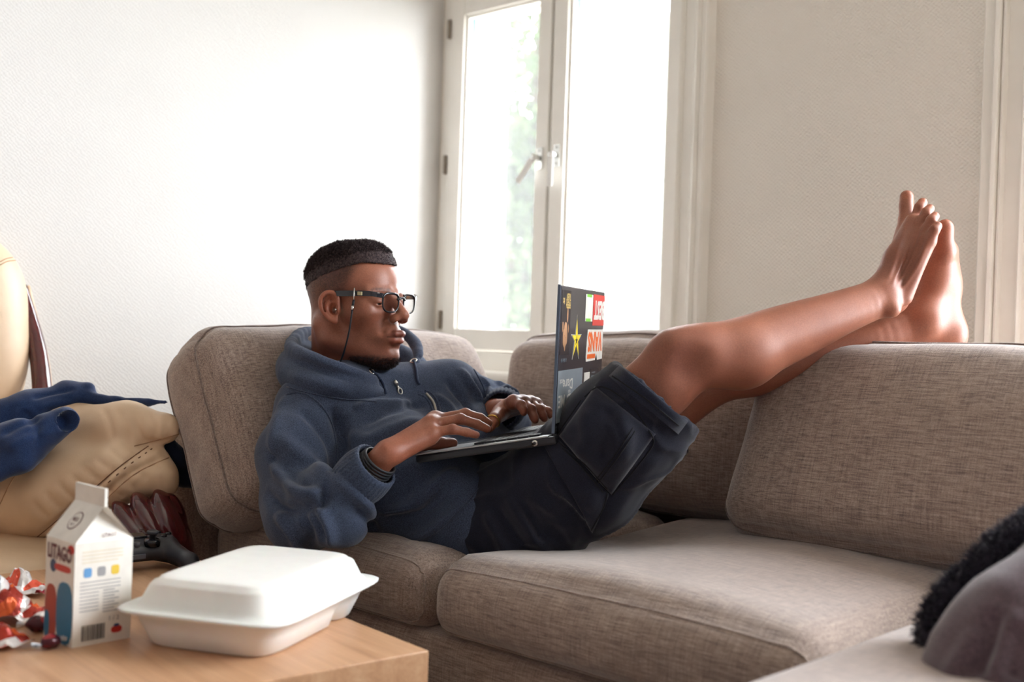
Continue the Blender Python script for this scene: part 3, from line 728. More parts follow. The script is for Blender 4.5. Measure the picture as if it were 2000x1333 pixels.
def foot_a():
    o = chain([(1726, 582, 2.01), (1746, 588, 2.050)], [.027, .024], .012)
    o += chain([(1724, 568, 2.010), (1752, 505, 2.030), (1782, 432, 2.050)], [.026, .0200, .0130], .018)
    toes = [((1771, 430, 2.082), (1770, 404, 2.090), (1771, 385, 2.092), .0150, .0125, .0125), ((1788, 432, 2.058), (1796, 406, 2.060), (1802, 396, 2.064), .0112, .0095, .0090),
            ((1799, 440, 2.036), (1809, 416, 2.034), (1816, 408, 2.038), .0108, .0092, .0086), ((1809, 452, 2.016), (1819, 430, 2.012), (1826, 423, 2.016), .0105, .0088, .0084),
            ((1816, 470, 2.000), (1825, 450, 1.996), (1831, 442, 2.000), .0105, .0088, .0084)]
    for i, (a, b, c, r0, r1, r2) in enumerate(toes):
        o += [Cap(P(1738 + i * 7, 545 + i * 9, 2.02 - .004 * i), P(*a), .0145, r0 - .001, .010)]
        o += [Cap(P(*a), P(*b), r0, r1, .005), Cap(P(*b), P(*c), r1, r2, .004)]
    o += chain([(1756, 578, 2.035), (1809, 474, 2.012)], [.018, .0130], .015)
    return o
legs += foot_a()
legl = tchain([(1030, 990, 2.22), (1200, 890, 2.17), (1375, 745, 2.12), (1480, 718, 2.10), (1590, 692, 2.09), (1700, 660, 2.09), (1790, 632, 2.10)], [.045, .050, .054, .052, .046, .038, .034], .02, 6)
def foot_b():
    o = [S((1812, 632, 2.075), .020, .02)]
    o += chain([(1800, 630, 2.10), (1846, 652, 2.11)], [.037, .034], .025) + [S((1850, 668, 2.115), .030, .02)]
    o += chain([(1805, 612, 2.10), (1828, 540, 2.10), (1842, 490, 2.09)], [.035, .029, .022], .025)
    o += chain([(1850, 640, 2.105), (1848, 560, 2.12), (1846, 492, 2.115)], [.028, .022, .022], .025)
    o += chain([(1843, 492, 2.080), (1843, 455, 2.072), (1846, 444, 2.070)], [.0215, .0150, .0145], .010)
    for i, (x, y, d) in enumerate([(1846, 455, 2.105), (1847, 458, 2.128), (1847, 464, 2.148), (1846, 472, 2.165)]):
        o += [Cap(P(1838, 545, 2.11 + .012 * i), P(x - 2, y + 38, d), .020, .0125, .014), Cap(P(x - 2, y + 38, d), P(x, y - 6 + 4 * i, d), .0105, .0085, .006)]
    return o
legl += foot_b()
def bounds(prims, pad=.012):
    lo = np.full(3, 1e9); hi = -lo
    for p in prims:
        if isinstance(p, Sub): continue
        if isinstance(p, Cap): pts = [(p.p, p.r0), (p.q, p.r1)]
        else: pts = [(p.c, max(p.rad))]
        for c, r in pts: lo = np.minimum(lo, c - r); hi = np.maximum(hi, c + r)
    return lo - pad, hi + pad
def pig_dots(V, dots):
    C = np.ones((len(V), 3))
    for (p, r, col) in dots:
        w = np.exp(-(np.linalg.norm(V - P(*p), axis=1) / r) ** 2)[:, None]; C = C * (1 - w) + w * np.array(col)
    return C
pale = (.94, .90, .88); dark = (.72, .66, .70)  # pale is the sole tint, darkened to offset strong light from the door
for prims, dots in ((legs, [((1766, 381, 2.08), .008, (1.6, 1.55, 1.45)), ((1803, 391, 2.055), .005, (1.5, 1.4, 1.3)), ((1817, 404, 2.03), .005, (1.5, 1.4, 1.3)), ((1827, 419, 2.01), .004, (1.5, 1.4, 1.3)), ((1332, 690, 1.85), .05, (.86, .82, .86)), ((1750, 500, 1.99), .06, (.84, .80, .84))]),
                    (legl, [((1868, 560, 2.11), .05, pale), ((1862, 480, 2.09), .03, (.98, .94, .92)), ((1874, 640, 2.11), .05, pale), ((1852, 440, 2.06), .018, (1.2, 1.12, 1.08))])):
    lo, hi = bounds(prims)
    V, Fq = surface(prims, lo, hi, .0028); pxv = proj(V)[0]; V = relax(V, Fq, 36, .5, np.clip((1715 - pxv) / 40, 0, 1)); V = relax(V, Fq, 1, .4)
    if prims is legs:
        Sg = Surf(V, Fq)
        for pix in ([(1742, 560), (1766, 500), (1792, 442)], [(1750, 562), (1781, 508), (1803, 452)], [(1757, 570), (1790, 520), (1812, 468)], [(1734, 548), (1752, 495), (1770, 440)]): V = crease(V, normals(V, Fq), Sg, pix, .0024, .0042)
        for pix in ([(1748, 560), (1774, 502), (1798, 446)], [(1755, 566), (1786, 514), (1808, 460)]): V = crease(V, normals(V, Fq), Sg, pix, -.0016, .0035)
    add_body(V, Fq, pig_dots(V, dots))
# ---- hands
def hand(wrist, arm, fingers, palm_r, thumb, extra=()):
    o = chain([arm, wrist], [.026, .0215], .015)
    for (mcp, pip, dip, tip, r) in fingers:
        o += [Cap(P(*wrist), P(*mcp), .0150, palm_r, .011)]
    for a, b in zip(fingers[:-1], fingers[1:]): o += [Cap(P(*a[0]), P(*b[0]), palm_r, palm_r, .008)]
    for (mcp, pip, dip, tip, r) in fingers:
        o += [Cap(P(*mcp), P(*pip), r * 1.14, r * 1.02, .005), Cap(P(*pip), P(*dip), r * 1.02, r * .93, .003), Cap(P(*dip), P(*tip), r * .93, r * .80, .003), S(pip, r * 1.07, .004)]
    a, b, c, d = thumb
    o += [Cap(P(*a), P(*b), .0165, .0125, .012), Cap(P(*b), P(*c), .0112, .0105, .004), Cap(P(*c), P(*d), .0102, .0088, .003)]
    return o + list(extra)
handR = hand((757, 886, 1.870), (690, 955, 1.895),
    [((842, 846, 1.910), (884, 839, 1.910), (912, 845, 1.918), (930, 850, 1.925), .0078),
     ((842, 830, 1.930), (899, 819, 1.937), (932, 829, 1.947), (951, 838, 1.955), .0086),
     ((850, 821, 1.955), (909, 809, 1.970), (938, 817, 1.980), (954, 827, 1.987), .0088),
     ((858, 822, 1.980), (915, 818, 2.000), (941, 828, 2.010), (956, 838, 2.015), .0084)], .0135,
    ((785, 868, 1.930), (826, 868, 1.980), (862, 866, 2.000), (884, 866, 2.010)),
    [Cap(P(775, 884, 1.875), P(838, 856, 1.910), .0155, .0125, .012)])
handL = hand((972, 803, 2.20), (955, 800, 2.30),
    [((1003, 786, 2.100), (1018, 792, 2.075), (1022, 800, 2.068), (1023, 806, 2.066), .0084),
     ((1020, 787, 2.120), (1037, 800, 2.095), (1043, 815, 2.088), (1045, 821, 2.085), .0087),
     ((1034, 788, 2.145), (1054, 800, 2.118), (1060, 812, 2.112), (1063, 818, 2.110), .0083),
     ((1046, 791, 2.168), (1070, 804, 2.140), (1077, 812, 2.136), (1081, 815, 2.134), .0073)], .0125,
    ((978, 806, 2.130), (966, 819, 2.085), (960, 828, 2.072), (958, 834, 2.066)))
for prims, dots in ((handR, [((932, 846, 1.915), .006, (1.3, 1.2, 1.15)), ((953, 834, 1.945), .006, (1.3, 1.2, 1.15)), ((800, 880, 1.855), .035, (1.12, 1.0, .94)), ((884, 838, 1.900), .009, dark), ((899, 816, 1.925), .010, dark)]),
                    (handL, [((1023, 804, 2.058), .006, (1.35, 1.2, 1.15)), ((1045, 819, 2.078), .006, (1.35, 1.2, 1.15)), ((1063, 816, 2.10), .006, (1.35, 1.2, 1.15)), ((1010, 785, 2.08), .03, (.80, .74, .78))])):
    lo, hi = bounds(prims)
    V, Fq = surface(prims, lo, hi, .0017); V = relax(V, Fq, 1, .35)
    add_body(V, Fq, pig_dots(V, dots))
# ---- trunk and arms inside the clothes
SHR, SHL = (618, 800, 2.10), (872, 770, 2.29); ELR, ELL = (592, 1020, 1.955), (985, 822, 2.42)
core = chain([(680, 770, 2.235), (720, 830, 2.22), (840, 940, 2.15), (980, 1000, 2.11)], [.055, .070, .070, .055], .03)
core += chain([SHR, SHL], [.04, .04], .03) + chain([SHR, ELR, (690, 955, 1.87)], [.040, .034, .026], .02) + chain([SHL, ELL, (955, 800, 2.30)], [.038, .032, .026], .02)
core += chain([(1000, 1015, 2.02), (1030, 1005, 2.20)], [.05, .05], .03)
lo, hi = bounds(core); V, Fq = surface(core, lo, hi, .009); add_body(V, Fq, np.ones((len(V), 3)))
BV = np.concatenate(BODY_V); BF = np.concatenate(BODY_F); BC = np.concatenate(BODY_C)
body = mesh('body', BV, BF, 'skin', None, True)
ca_ = body.data.color_attributes.new('pigment_shade', 'FLOAT_COLOR', 'POINT')
ca_.data.foreach_set('color', np.concatenate([BC, np.ones((len(BC), 1))], 1).astype(np.float32).ravel())
keep_world(body, person)
tag(body, 'brown skin of face, hands and bare legs')
# ================================================================== hair, eyes
t = NT('hair_black'); n = t.noise(260, detail=3, rough=.7)
t.set(color=t.ramp(n, [(0.35, lin(34, 27, 30)), (0.7, lin(88, 72, 72))]), rough=0.75, spec=0.25); t.bump(n, 0.8, .003)
def hair_field(X):
    f, l, u = X.T; base = smin(field(SKULL)(X), E((.036, 0, .070), (.040, .050, .034))(X), .02)
    q = u - HAIRLINE(f)
    th = .0006 + .0090 * smooth01(q, -.010, .060) * smooth01(-f, -.094, -.074)
    nz = vnoise(X * 190, 4) * .0016 + vnoise(X * 95, 9) * .0016
    return np.maximum(base - th - nz * smooth01(th, .001, .005), (HAIRLINE(f) - .006 + .0015 * vnoise(X * 300, 2)) - u)
Vr, Fr = surface(hair_field, (-.135, -.105, -.01), (.115, .105, .145), .0019, 1.6)
hair = ppart('hair', Vr @ HM + HO, Fr, 'hair_black'); tag(hair, 'short black curly top hair with faded sides')
def strands(root_l, nrm, n, length, rad, seed, curl=.6, seg=4):
    rg = np.random.RandomState(seed); ids = rg.randint(0, len(root_l), n); nn = nrm[ids]
    unit = lambda v: v / (np.linalg.norm(v, axis=1)[:, None] + 1e-9)
    p = root_l[ids] - nn * .0012; d = unit(nn + rg.randn(n, 3) * .45); L = (length * (.6 + .6 * rg.rand(n)))[:, None]
    a = unit(np.cross(d, rg.randn(n, 3))); b = np.cross(d, a); ph = (rg.rand(n) * 6.28)[:, None]; V = []
    for s in range(seg + 1):
        q = s / seg; c = p + d * L * q + (a * np.cos(ph + q * 7) + b * np.sin(ph + q * 7)) * L * .22 * curl * q ** .5
        V.append(np.stack([c + (a * math.cos(j * 2.1) + b * math.sin(j * 2.1)) * rad for j in range(3)], 1))
    V = np.stack(V, 1).reshape(-1, 3); K = 3 * (seg + 1)
    f0 = np.array([(s * 3 + j, s * 3 + (j + 1) % 3, s * 3 + 3 + (j + 1) % 3, s * 3 + 3 + j) for s in range(seg) for j in range(3)])
    return V, (f0[None] + (np.arange(n) * K)[:, None, None]).reshape(-1, 4)
Nr = normals(Vr, Fr); qr = Vr[:, 2] - HAIRLINE(Vr[:, 0])
for nm, ok, cnt, ln in (('hair_curls', qr > .016, 10500, .0060), ('hair_curls', (qr <= .016) & (qr > -.009), 5200, .0028)):
    sv, sf = strands(Vr[ok], Nr[ok], cnt, ln, .00034, 5)
    o = ppart(nm, sv @ HM + HO, np.array(sf), 'hair_black', hair); o['kind'] = 'stuff'
f_, l_, u_ = Vh.T; rgf = np.random.RandomState(4)
dens = smooth01(u_, -.050, .055) ** 1.2 * smooth01(-f_, -.055 + .35 * np.clip(.055 - u_, 0, .06), -.025 + .35 * np.clip(.055 - u_, 0, .06)) * smooth01(EARF(Vh), .001, .004) * (u_ < HAIRLINE(f_) + .004)
okf = rgf.rand(len(Vh)) < dens; Nf = normals(Vh, Fh)
sv, sf = strands(Vh[okf], Nf[okf] * .55 + np.array([-.35, 0, -.35]), 26000, .0014, .00011, 15, .3, 2)
o = ppart('hair_fade', sv @ HM + HO, np.array(sf), 'hair_black', hair); o['kind'] = 'stuff'
f_, l_, u_ = Vh.T; Nh = normals(Vh, Fh); ok = (u_ < -.101) & (u_ > -.125) & (f_ > .035)
sv, sf = strands(Vh[ok], Nh[ok], 2600, .0050, .00032, 6)
o = ppart('beard', sv @ HM + HO, np.array(sf), 'hair_black'); o['kind'] = 'stuff'; tag(o, 'short dark chin beard')
# eyes
t = NT('eye'); gr = t.n('ShaderNodeSeparateXYZ'); t.l(t.tc.outputs['Object'], gr.inputs[0])
t.set(color=t.ramp(t.math('MULTIPLY', gr.outputs[0], 1.0), [(0.0101, lin(205, 195, 188)), (0.0108, lin(30, 20, 16))]), rough=0.08)
for s in (-1, 1):
    mb = MB(); bm = bmesh.new(); bmesh.ops.create_uvsphere(bm, u_segments=24, v_segments=16, radius=.0125); bm.transform(Matrix.Rotation(R90, 4, 'Y')); mb.bm(bm)
    e = mb.build('eyeball', 'eye', None, True); e.location = tuple(hw(.0765, s * .031, .0020))
    R_ = np.stack([HFv, HLv, HUv], 1); e.rotation_euler = (Matrix(R_.tolist()) @ Matrix.Rotation(.35, 3, 'Y')).to_euler(); keep_world(e, person)
# ================================================================== hoodie and shorts
cloth('hoodie_fleece', (40, 48, 66), (76, 87, 110), 620, 14, .35, .14, .95, .7)
cloth('hoodie_rib', (42, 50, 68), (72, 83, 105), 500, 14, .5, .14, .95, .6)
cloth('shorts_cotton', (16, 18, 29), (36, 39, 55), 900, 16, .3, .2, .85, .7)
cloth('shorts_cuff', (18, 21, 34), (40, 45, 62), 900, 16, .3, .2, .85, .7)
simple('stitching', (92, 96, 112), .9); simple('dark_stitching', (14, 15, 22), .9)
simple('zip_metal', (190, 186, 178), .3, .05, 60, metal=1.0); simple('eyelet_metal', (200, 196, 190), .25, .05, 60, metal=1.0)
simple('cord_navy', (48, 60, 84), .9, .15, 300); simple('waist_lining', (92, 84, 84), .9, .1, 60)
def plane_cut(prims, p, n, k=.004):
    """keep the side the normal points away from"""
    class Pl:
        def __init__(s): s.k = k
        def __call__(s, X): return -((X - p) @ n)
    return prims + [Sub(Pl(), k)]
# --- trunk and sleeves
tr = []
tr += chain([(652, 838, 2.14), (760, 930, 2.10), (905, 1010, 2.045)], [.105, .108, .100], .06)
tr += chain([(795, 822, 2.27), (875, 895, 2.23), (975, 950, 2.19)], [.098, .098, .095], .06)
tr += chain([SHR, (690, 775, 2.18), SHL], [.060, .055, .060], .05)
tr += chain([SHR, (580, 890, 2.03), (594, 1005, 1.955)], [.060, .066, .062], .03)
tr += chain([(592, 1005, 1.955), (640, 990, 1.910), (688, 948, 1.888)], [.064, .060, .036], .02)
tr += [S((668, 1010, 1.90), .048, .03), S((560, 985, 1.99), .040, .03)]
tr += chain([SHL, (945, 800, 2.37), (990, 822, 2.40)], [.062, .055, .048], .03) + chain([(990, 822, 2.40), (985, 797, 2.285)], [.046, .040], .02)
lo, hi = bounds(tr, .02); V, Fq = surface(tr, lo, hi, .0045); V = relax(V, Fq, 1, .5)
def folds_on(V, Fq, S_, list_, kh=1.0, kw=1.0):
    for (pix, h, w) in list_: V = crease(V, normals(V, Fq), S_, pix, h * kh, w * kw)
    return V
Sf = Surf(V, Fq)
N = normals(V, Fq)
V = V + N * (.0035 * fbm(V * 11, 2, 31) + .0012 * fbm(V * 30, 2, 8))[:, None]
V = folds_on(V, Fq, Sf, [
    # sleeve: elbow bunching and long drag lines
    ([(528, 900), (580, 960), (640, 965)], .010, .012), ([(515, 960), (560, 1000), (625, 985)], -.010, .011), ([(535, 1000), (575, 1040), (585, 1075)], .010, .012),
    ([(575, 985), (600, 1030), (610, 1075)], -.008, .010), ([(620, 985), (640, 1030), (650, 1075)], .009, .012), ([(650, 950), (625, 1000), (640, 1060)], -.012, .010),
    ([(640, 930), (690, 960), (730, 1010)], .008, .014), ([(690, 990), (715, 1015), (735, 1040)], -.007, .009), ([(540, 850), (600, 900), (650, 940)], .007, .016), ([(520, 870), (560, 930), (610, 955)], -.006, .010),
    ([(560, 770), (540, 830), (530, 900)], .005, .014), ([(585, 800), (640, 860), (655, 930)], -.006, .012),
    # chest
    ([(650, 790), (668, 860), (655, 930)], -.012, .013), ([(690, 800), (740, 790), (810, 790)], .008, .013), ([(700, 830), (770, 800), (835, 790)], -.006, .011), ([(680, 840), (720, 880), (735, 930)], .006, .014),
    ([(700, 870), (760, 840), (830, 820)], .006, .016), ([(720, 920), (790, 890), (850, 870)], -.005, .012),
    ([(845, 770), (880, 800), (905, 850)], .007, .011), ([(870, 740), (910, 790), (935, 840)], -.008, .010), ([(895, 720), (930, 770), (950, 830)], .007, .011), ([(915, 735), (945, 780), (960, 830)], -.006, .008),
    ([(930, 735), (955, 765), (965, 800)], .007, .008), ([(965, 745), (990, 760), (1015, 772)], .006, .008), ([(955, 765), (985, 772), (1010, 785)], -.005, .006),
    # belly: pouch and hem
    ([(745, 1000), (810, 985), (860, 940), (900, 920)], .010, .013), ([(740, 1020), (815, 1005), (880, 960)], -.007, .010), ([(780, 1060), (850, 1030), (910, 980)], .008, .012), ([(800, 900), (820, 950), (810, 1000)], .005, .016)], 1.6, .85)
V = relax(V, Fq, 1, .4)
hoodie = ppart('hoodie', V, Fq, 'hoodie_fleece'); tag(hoodie, 'navy fleece zip hoodie')
HS = Surf(V, Fq)
# --- ribbed cuffs
def ring_pts(c, axis, r, n=28, squash=1.0, up=ZU):
    axis = axis / np.linalg.norm(axis); a = np.cross(axis, up); a /= np.linalg.norm(a); b = np.cross(axis, a)
    return np.array([c + r * (math.cos(2 * math.pi * k / n) * a + squash * math.sin(2 * math.pi * k / n) * b) for k in range(n)])
def sleeve_tube(rings, thick=.004):
    """cloth tube through rings, closed lip at the far end"""
    R_ = [np.asarray(r) for r in rings]; last = R_[-1]; c = last.mean(0); inn = [c + (r - c) * (1 - thick / (np.linalg.norm(r - c) + 1e-9)) for r in last]
    R_.append(np.array(inn)); c2 = R_[-3].mean(0); R_.append(np.array([c2 + (r - c2) * (1 - 1.6 * thick / (np.linalg.norm(r - c2) + 1e-9)) for r in R_[-3]]))
    n = len(R_[0]); V = np.concatenate(R_); F_ = [(i * n + k, i * n + (k + 1) % n, (i + 1) * n + (k + 1) % n, (i + 1) * n + k) for i in range(len(R_) - 1) for k in range(n)]
    return V, np.array(F_)
def cuff(a, b, r0, r1, name='cuff', sq=1.0, rib=.0011, n=96, mat='hoodie_rib', L=6):
    A, B = P(*a), P(*b); rings = []
    for i in range(L + 1):
        t_ = i / L; r = r0 + (r1 - r0) * t_ + .004 * math.sin(t_ * math.pi)
        ring = ring_pts(A + (B - A) * t_, B - A, r, n, sq); c = ring.mean(0)
        if rib: ring = ring + (ring - c) / np.linalg.norm(ring - c, axis=1)[:, None] * (rib * np.where(np.arange(n) % 3 == 0, -1, .6))[:, None]
        rings.append(ring)
    V, F_ = sleeve_tube(rings); return ppart(name, V, F_, mat, hoodie)
cuff((688, 950, 1.895), (735, 908, 1.876), .043, .041)
cuff((986, 798, 2.29), (979, 801, 2.225), .040, .036)
# --- hood lying round the neck
hp = [(748, 774, 2.135), (704, 766, 2.090), (655, 758, 2.068), (604, 744, 2.083), (573, 722, 2.140), (588, 700, 2.24), (630, 688, 2.335), (700, 684, 2.38), (770, 696, 2.375), (812, 718, 2.335), (814, 744, 2.270), (786, 766, 2.195)]
hr = [.012, .022, .029, .031, .029, .028, .026, .025, .025, .022, .021, .014]
ring = smooth_path([np.append(P(*q), r) for q, r in zip(hp, hr)], 4, False)
hood = [Cap(ring[i][:3], ring[i + 1][:3], ring[i][3], ring[i + 1][3], .012) for i in range(len(ring) - 1)]
ring2 = smooth_path([P(735, 742, 2.112), P(694, 730, 2.068), P(640, 712, 2.055), P(590, 692, 2.082), P(568, 676, 2.150), P(588, 652, 2.262), P(630, 650, 2.335), P(700, 648, 2.375), P(768, 644, 2.365), P(806, 664, 2.325), P(816, 700, 2.262), P(790, 742, 2.195)], 4)
rr = np.interp(np.linspace(0, 1, len(ring2)), [0, .15, .5, .85, 1], [.007, .0095, .0105, .0105, .007])
hood += [Cap(ring2[i], ring2[i + 1], rr[i], rr[i + 1], .010) for i in range(len(ring2) - 1)]
lo, hi = bounds(hood, .02); V, Fq = surface(hood, lo, hi, .0035); V = relax(V, Fq, 10, .5); N = normals(V, Fq)
V = V + N * (.0022 * fbm(V * 16, 3, 12))[:, None]
So = Surf(V, Fq)
V = folds_on(V, Fq, So, [([(575, 705), (630, 725), (690, 745)], -.005, .008), ([(560, 730), (620, 750), (690, 765)], .005, .010), ([(585, 703), (640, 722), (715, 742)], -.0025, .004), ([(815, 690), (832, 720), (820, 752)], -.004, .006)])
hoodp = ppart('hood', V, Fq, 'hoodie_fleece', hoodie); HD = Surf(V, Fq)
def on_both(px, py):
    best = None
    for s_ in (HD, HS):
        h, n = s_.hit(px, py)
        if h is not None and (best is None or np.linalg.norm(h - CAM) < np.linalg.norm(best[0] - CAM)): best = (h, n)
    return best
def path_both(pix, lift, per=5):
    out = []
    for q in smooth_path([(a, b, 0) for a, b in pix], per):
        h = on_both(q[0], q[1])
        if h is not None: out.append(h[0] + h[1] * lift)
    return np.array(out)
def strip(name, pix, r, mat, parent, lift=.0005, n=6, per=5):
    p = path_both(pix, lift, per)
    if len(p) < 2: return None
    v, f = tube(p, r, n); return ppart(name, np.array(v), f, mat, parent)
# seams
for pix in ([(560, 772), (590, 768), (625, 790), (648, 830), (657, 880), (655, 925)], [(925, 722), (945, 760), (955, 800), (958, 830)], [(560, 757), (620, 772), (690, 782), (735, 785)], [(740, 1005), (812, 990), (865, 950)], [(790, 1068), (850, 1040), (905, 990), (935, 955)]):
    strip('seam', pix, .0016, 'hoodie_rib', hoodie)
# zip: two tapes and a row of teeth running down from the chin, sagging open
zp = [(822, 766), (834, 771), (845, 785), (851, 805), (853, 830)]
strip('zip_tape', [(a - 5, b + 4) for a, b in zp], .0034, 'hoodie_rib', hoodie, -.0018); strip('zip_tape', [(a + 8, b - 3) for a, b in zp], .0034, 'hoodie_rib', hoodie, -.0018)
zpath = path_both([(832, 770), (845, 785), (851, 805), (853, 830)], .0012, 10); tz = MB()
for i in range(0, len(zpath) - 1):
    c = zpath[i]; d = zpath[i + 1] - zpath[i]; d /= np.linalg.norm(d) + 1e-9; a = np.cross(d, FWD); a /= np.linalg.norm(a)
    for k in range(2):
        q = c + d * .0014 * k; tz.tube([q - a * .0026, q + a * .0026], .0009, 5)
o = tz.build('zip_teeth', 'zip_metal', None, True); keep_world(o, hoodie)
# slider and pull tab
q, n_ = on_both(772, 752); q = q + n_ * .004
dn = P(775, 765, 2.1) - P(768, 745, 2.1); dn /= np.linalg.norm(dn); sd = np.cross(dn, n_); sd /= np.linalg.norm(sd)
zs = MB(); zs.tube([q - dn * .006 + sd * .003, q, q + dn * .004], [.0035, .0042, .0030], 8); zs.tube([q + dn * .004, q + dn * .012 + n_ * .002], [.0022, .0026], 6)
ringp = [q + dn * .017 + n_ * .003 + .0048 * (math.cos(a) * dn * 1.2 + math.sin(a) * sd) for a in np.linspace(0, 2 * math.pi, 17)[:-1]]; zs.tube(ringp, .0015, 6, True)
o = zs.build('zip_pull', 'zip_metal', None, True); keep_world(o, hoodie)
# eyelets and drawstrings
for (ex, ey, cord) in ((727, 727, [(727, 727), (738, 738), (748, 752), (752, 770)]), (808, 706, [(808, 706), (812, 722), (814, 742), (818, 752)])):
    h = on_both(ex, ey)
    if h is None: continue
    c, n_ = h; a = np.cross(n_, ZU); a /= np.linalg.norm(a); b = np.cross(n_, a)
    v, f = tube([c + n_ * .001 + .0062 * (math.cos(s_) * a + math.sin(s_) * b) for s_ in np.linspace(0, 2 * math.pi, 21)[:-1]], .0016, 6, True); ppart('eyelet', np.array(v), np.array(f), 'eyelet_metal', hoodie)
    strip('drawstring', cord, .0028, 'cord_navy', hoodie, .0022)
# ================================================================== shorts
sh = []
sh += chain([(985, 1010, 2.03), (1095, 925, 1.975), (1190, 838, 1.94), (1300, 738, 1.91)], [.094, .075, .077, .077], .03)
sh += chain([(1040, 1040, 2.02), (1170, 960, 1.97), (1260, 870, 1.94), (1330, 790, 1.915)], [.070, .062, .054, .050], .03)
sh += [S((1020, 1020, 2.02), .085, .04)]
hemc = P(1276, 768, 1.915); hemn = P(1330, 702, 1.915) - P(1276, 768, 1.915); hemn = hemn / np.linalg.norm(hemn)
sh = plane_cut(sh, hemc, hemn, .003)
sh += [Sub(Cap(P(1190, 842, 1.935), P(1340, 716, 1.905), .060, .069), .003)]
sl = chain([(1020, 1000, 2.20), (1160, 930, 2.17), (1300, 825, 2.12)], [.090, .072, .066], .03)
hl_c = P(1300, 820, 2.12); hl_n = P(1360, 780, 2.10) - hl_c; hl_n = hl_n / np.linalg.norm(hl_n)
sl = plane_cut(sl, hl_c, hl_n, .003) + [Sub(Cap(P(1230, 870, 2.14), P(1350, 790, 2.10), .058, .066), .003)]
pelvis = chain([(935, 1025, 2.06), (985, 1015, 2.12), (1000, 1005, 2.20)], [.100, .100, .095], .03)
shf = lambda X: smin(smin(field(sh)(X), field(sl)(X), .02), field(pelvis)(X), .03)
lo, hi = bounds(sh + sl + pelvis, .02); V, Fq = surface(shf, lo, hi, .0048, 1.3); V = relax(V, Fq, 1, .3)
N = normals(V, Fq); wr_ = 1 - np.abs(vnoise(V * np.array([17, 17, 24]) + .6 * fbm(V * 9, 2, 3)[:, None], 72)) * 2; V = V + N * (.0030 * fbm(V * 13, 3, 71) + .0036 * np.clip(wr_, 0, 1) ** 2)[:, None]
Sf = Surf(V, Fq)
V = folds_on(V, Fq, Sf, [([(945, 1000), (975, 1050), (990, 1095)], .009, .010), ([(965, 985), (1000, 1040), (1035, 1085)], -.008, .009), ([(985, 960), (1030, 1030), (1070, 1085)], .008, .010), ([(1010, 970), (1045, 1020), (1060, 1060)], -.007, .008),
    ([(1030, 965), (1090, 1010), (1130, 1075)], .006, .010), ([(1070, 940), (1120, 985), (1150, 1020)], .008, .008), ([(1090, 960), (1130, 1010), (1160, 1060)], -.006, .008), ([(1140, 800), (1150, 850), (1140, 900)], .005, .010), ([(1180, 790), (1190, 840), (1175, 900)], -.005, .010),
    ([(1210, 800), (1225, 850), (1215, 900)], .005, .009), ([(1120, 870), (1160, 900), (1190, 950)], .005, .009), ([(1180, 750), (1240, 800), (1300, 850)], -.005, .007), ([(1160, 1060), (1230, 960), (1290, 880)], .004, .016)])
shorts = ppart('shorts', V, Fq, 'shorts_cotton'); tag(shorts, 'dark cargo shorts'); SS = Surf(V, Fq)
def sstrip(name, pix, r, mat, lift=.0004, parent=None):
    p = []
    for a in smooth_path([(x_, y_, 0) for x_, y_ in pix], 7):
        hs = [h for h in (s_.hit(a[0], a[1]) for s_ in [SS] + PATCH) if h[0] is not None]
        if hs: b_ = min(hs, key=lambda h: np.linalg.norm(h[0] - CAM)); p.append(b_[0] + b_[1] * lift * (1 if b_[1] @ FWD < 0 else -1))
    p = np.array(p)
    if len(p) > 1: v, f = tube(p, r, 5); return ppart(name, np.array(v), f, mat, parent or shorts)
PATCH = []
def spatch(name, quad, lift, mat, nu=26, nv=26, bulge=.004, parent=None, edge=.0025):
    """cloth patch laid on the shorts between four photo corners (tl, tr, br, bl)"""
    q = [np.array(a, float) for a in quad]; G = np.full((nv + 1, nu + 1, 3), np.nan); NN = np.zeros_like(G)
    for j in range(nv + 1):
        for i in range(nu + 1):
            u, v = i / nu, j / nv; p = (1 - v) * ((1 - u) * q[0] + u * q[1]) + v * ((1 - u) * q[3] + u * q[2])
            h, n = SS.hit(p[0], p[1])
            if h is not None: G[j, i] = h; NN[j, i] = n
    for _ in range(3):
        for j in range(nv + 1):
            for i in range(nu + 1):
                if np.isnan(G[j, i, 0]):
                    for dj, di in ((0, -1), (0, 1), (-1, 0), (1, 0)):
                        a, b = j + dj, i + di
                        if 0 <= a <= nv and 0 <= b <= nu and not np.isnan(G[a, b, 0]): G[j, i] = G[a, b]; NN[j, i] = NN[a, b]; break
    NN = NN / (np.linalg.norm(NN, axis=2)[..., None] + 1e-9)
    m_ = NN.mean((0, 1)); m_ /= np.linalg.norm(m_) + 1e-9; NN = NN * .5 + m_ * .5
    U, Vv = np.meshgrid(np.linspace(0, 1, nu + 1), np.linspace(0, 1, nv + 1))
    b = (4 * U * (1 - U) * 4 * Vv * (1 - Vv)) ** .5; wr = .0042 * fbm(np.nan_to_num(G).reshape(-1, 3) * 26, 2, 44).reshape(nv + 1, nu + 1) * b
    top = G + NN * (lift + bulge * b + wr)[..., None]; bot = G - NN * .003
    V = np.concatenate([top.reshape(-1, 3), bot.reshape(-1, 3)]); K = (nu + 1) * (nv + 1); F_ = []
    for j in range(nv):
        for i in range(nu):
            a = j * (nu + 1) + i; F_.append((a, a + nu + 1, a + nu + 2, a + 1))
    rim = [i for i in range(nu + 1)] + [j * (nu + 1) + nu for j in range(1, nv + 1)] + [nv * (nu + 1) + i for i in range(nu - 1, -1, -1)] + [j * (nu + 1) for j in range(nv - 1, 0, -1)]
    for a, b in zip(rim, rim[1:] + rim[:1]): F_.append((a, b, b + K, a + K))
    PATCH.append(Surf(V, np.array(F_)[: nu * nv])); return ppart(name, V, np.array(F_), mat, parent or shorts)
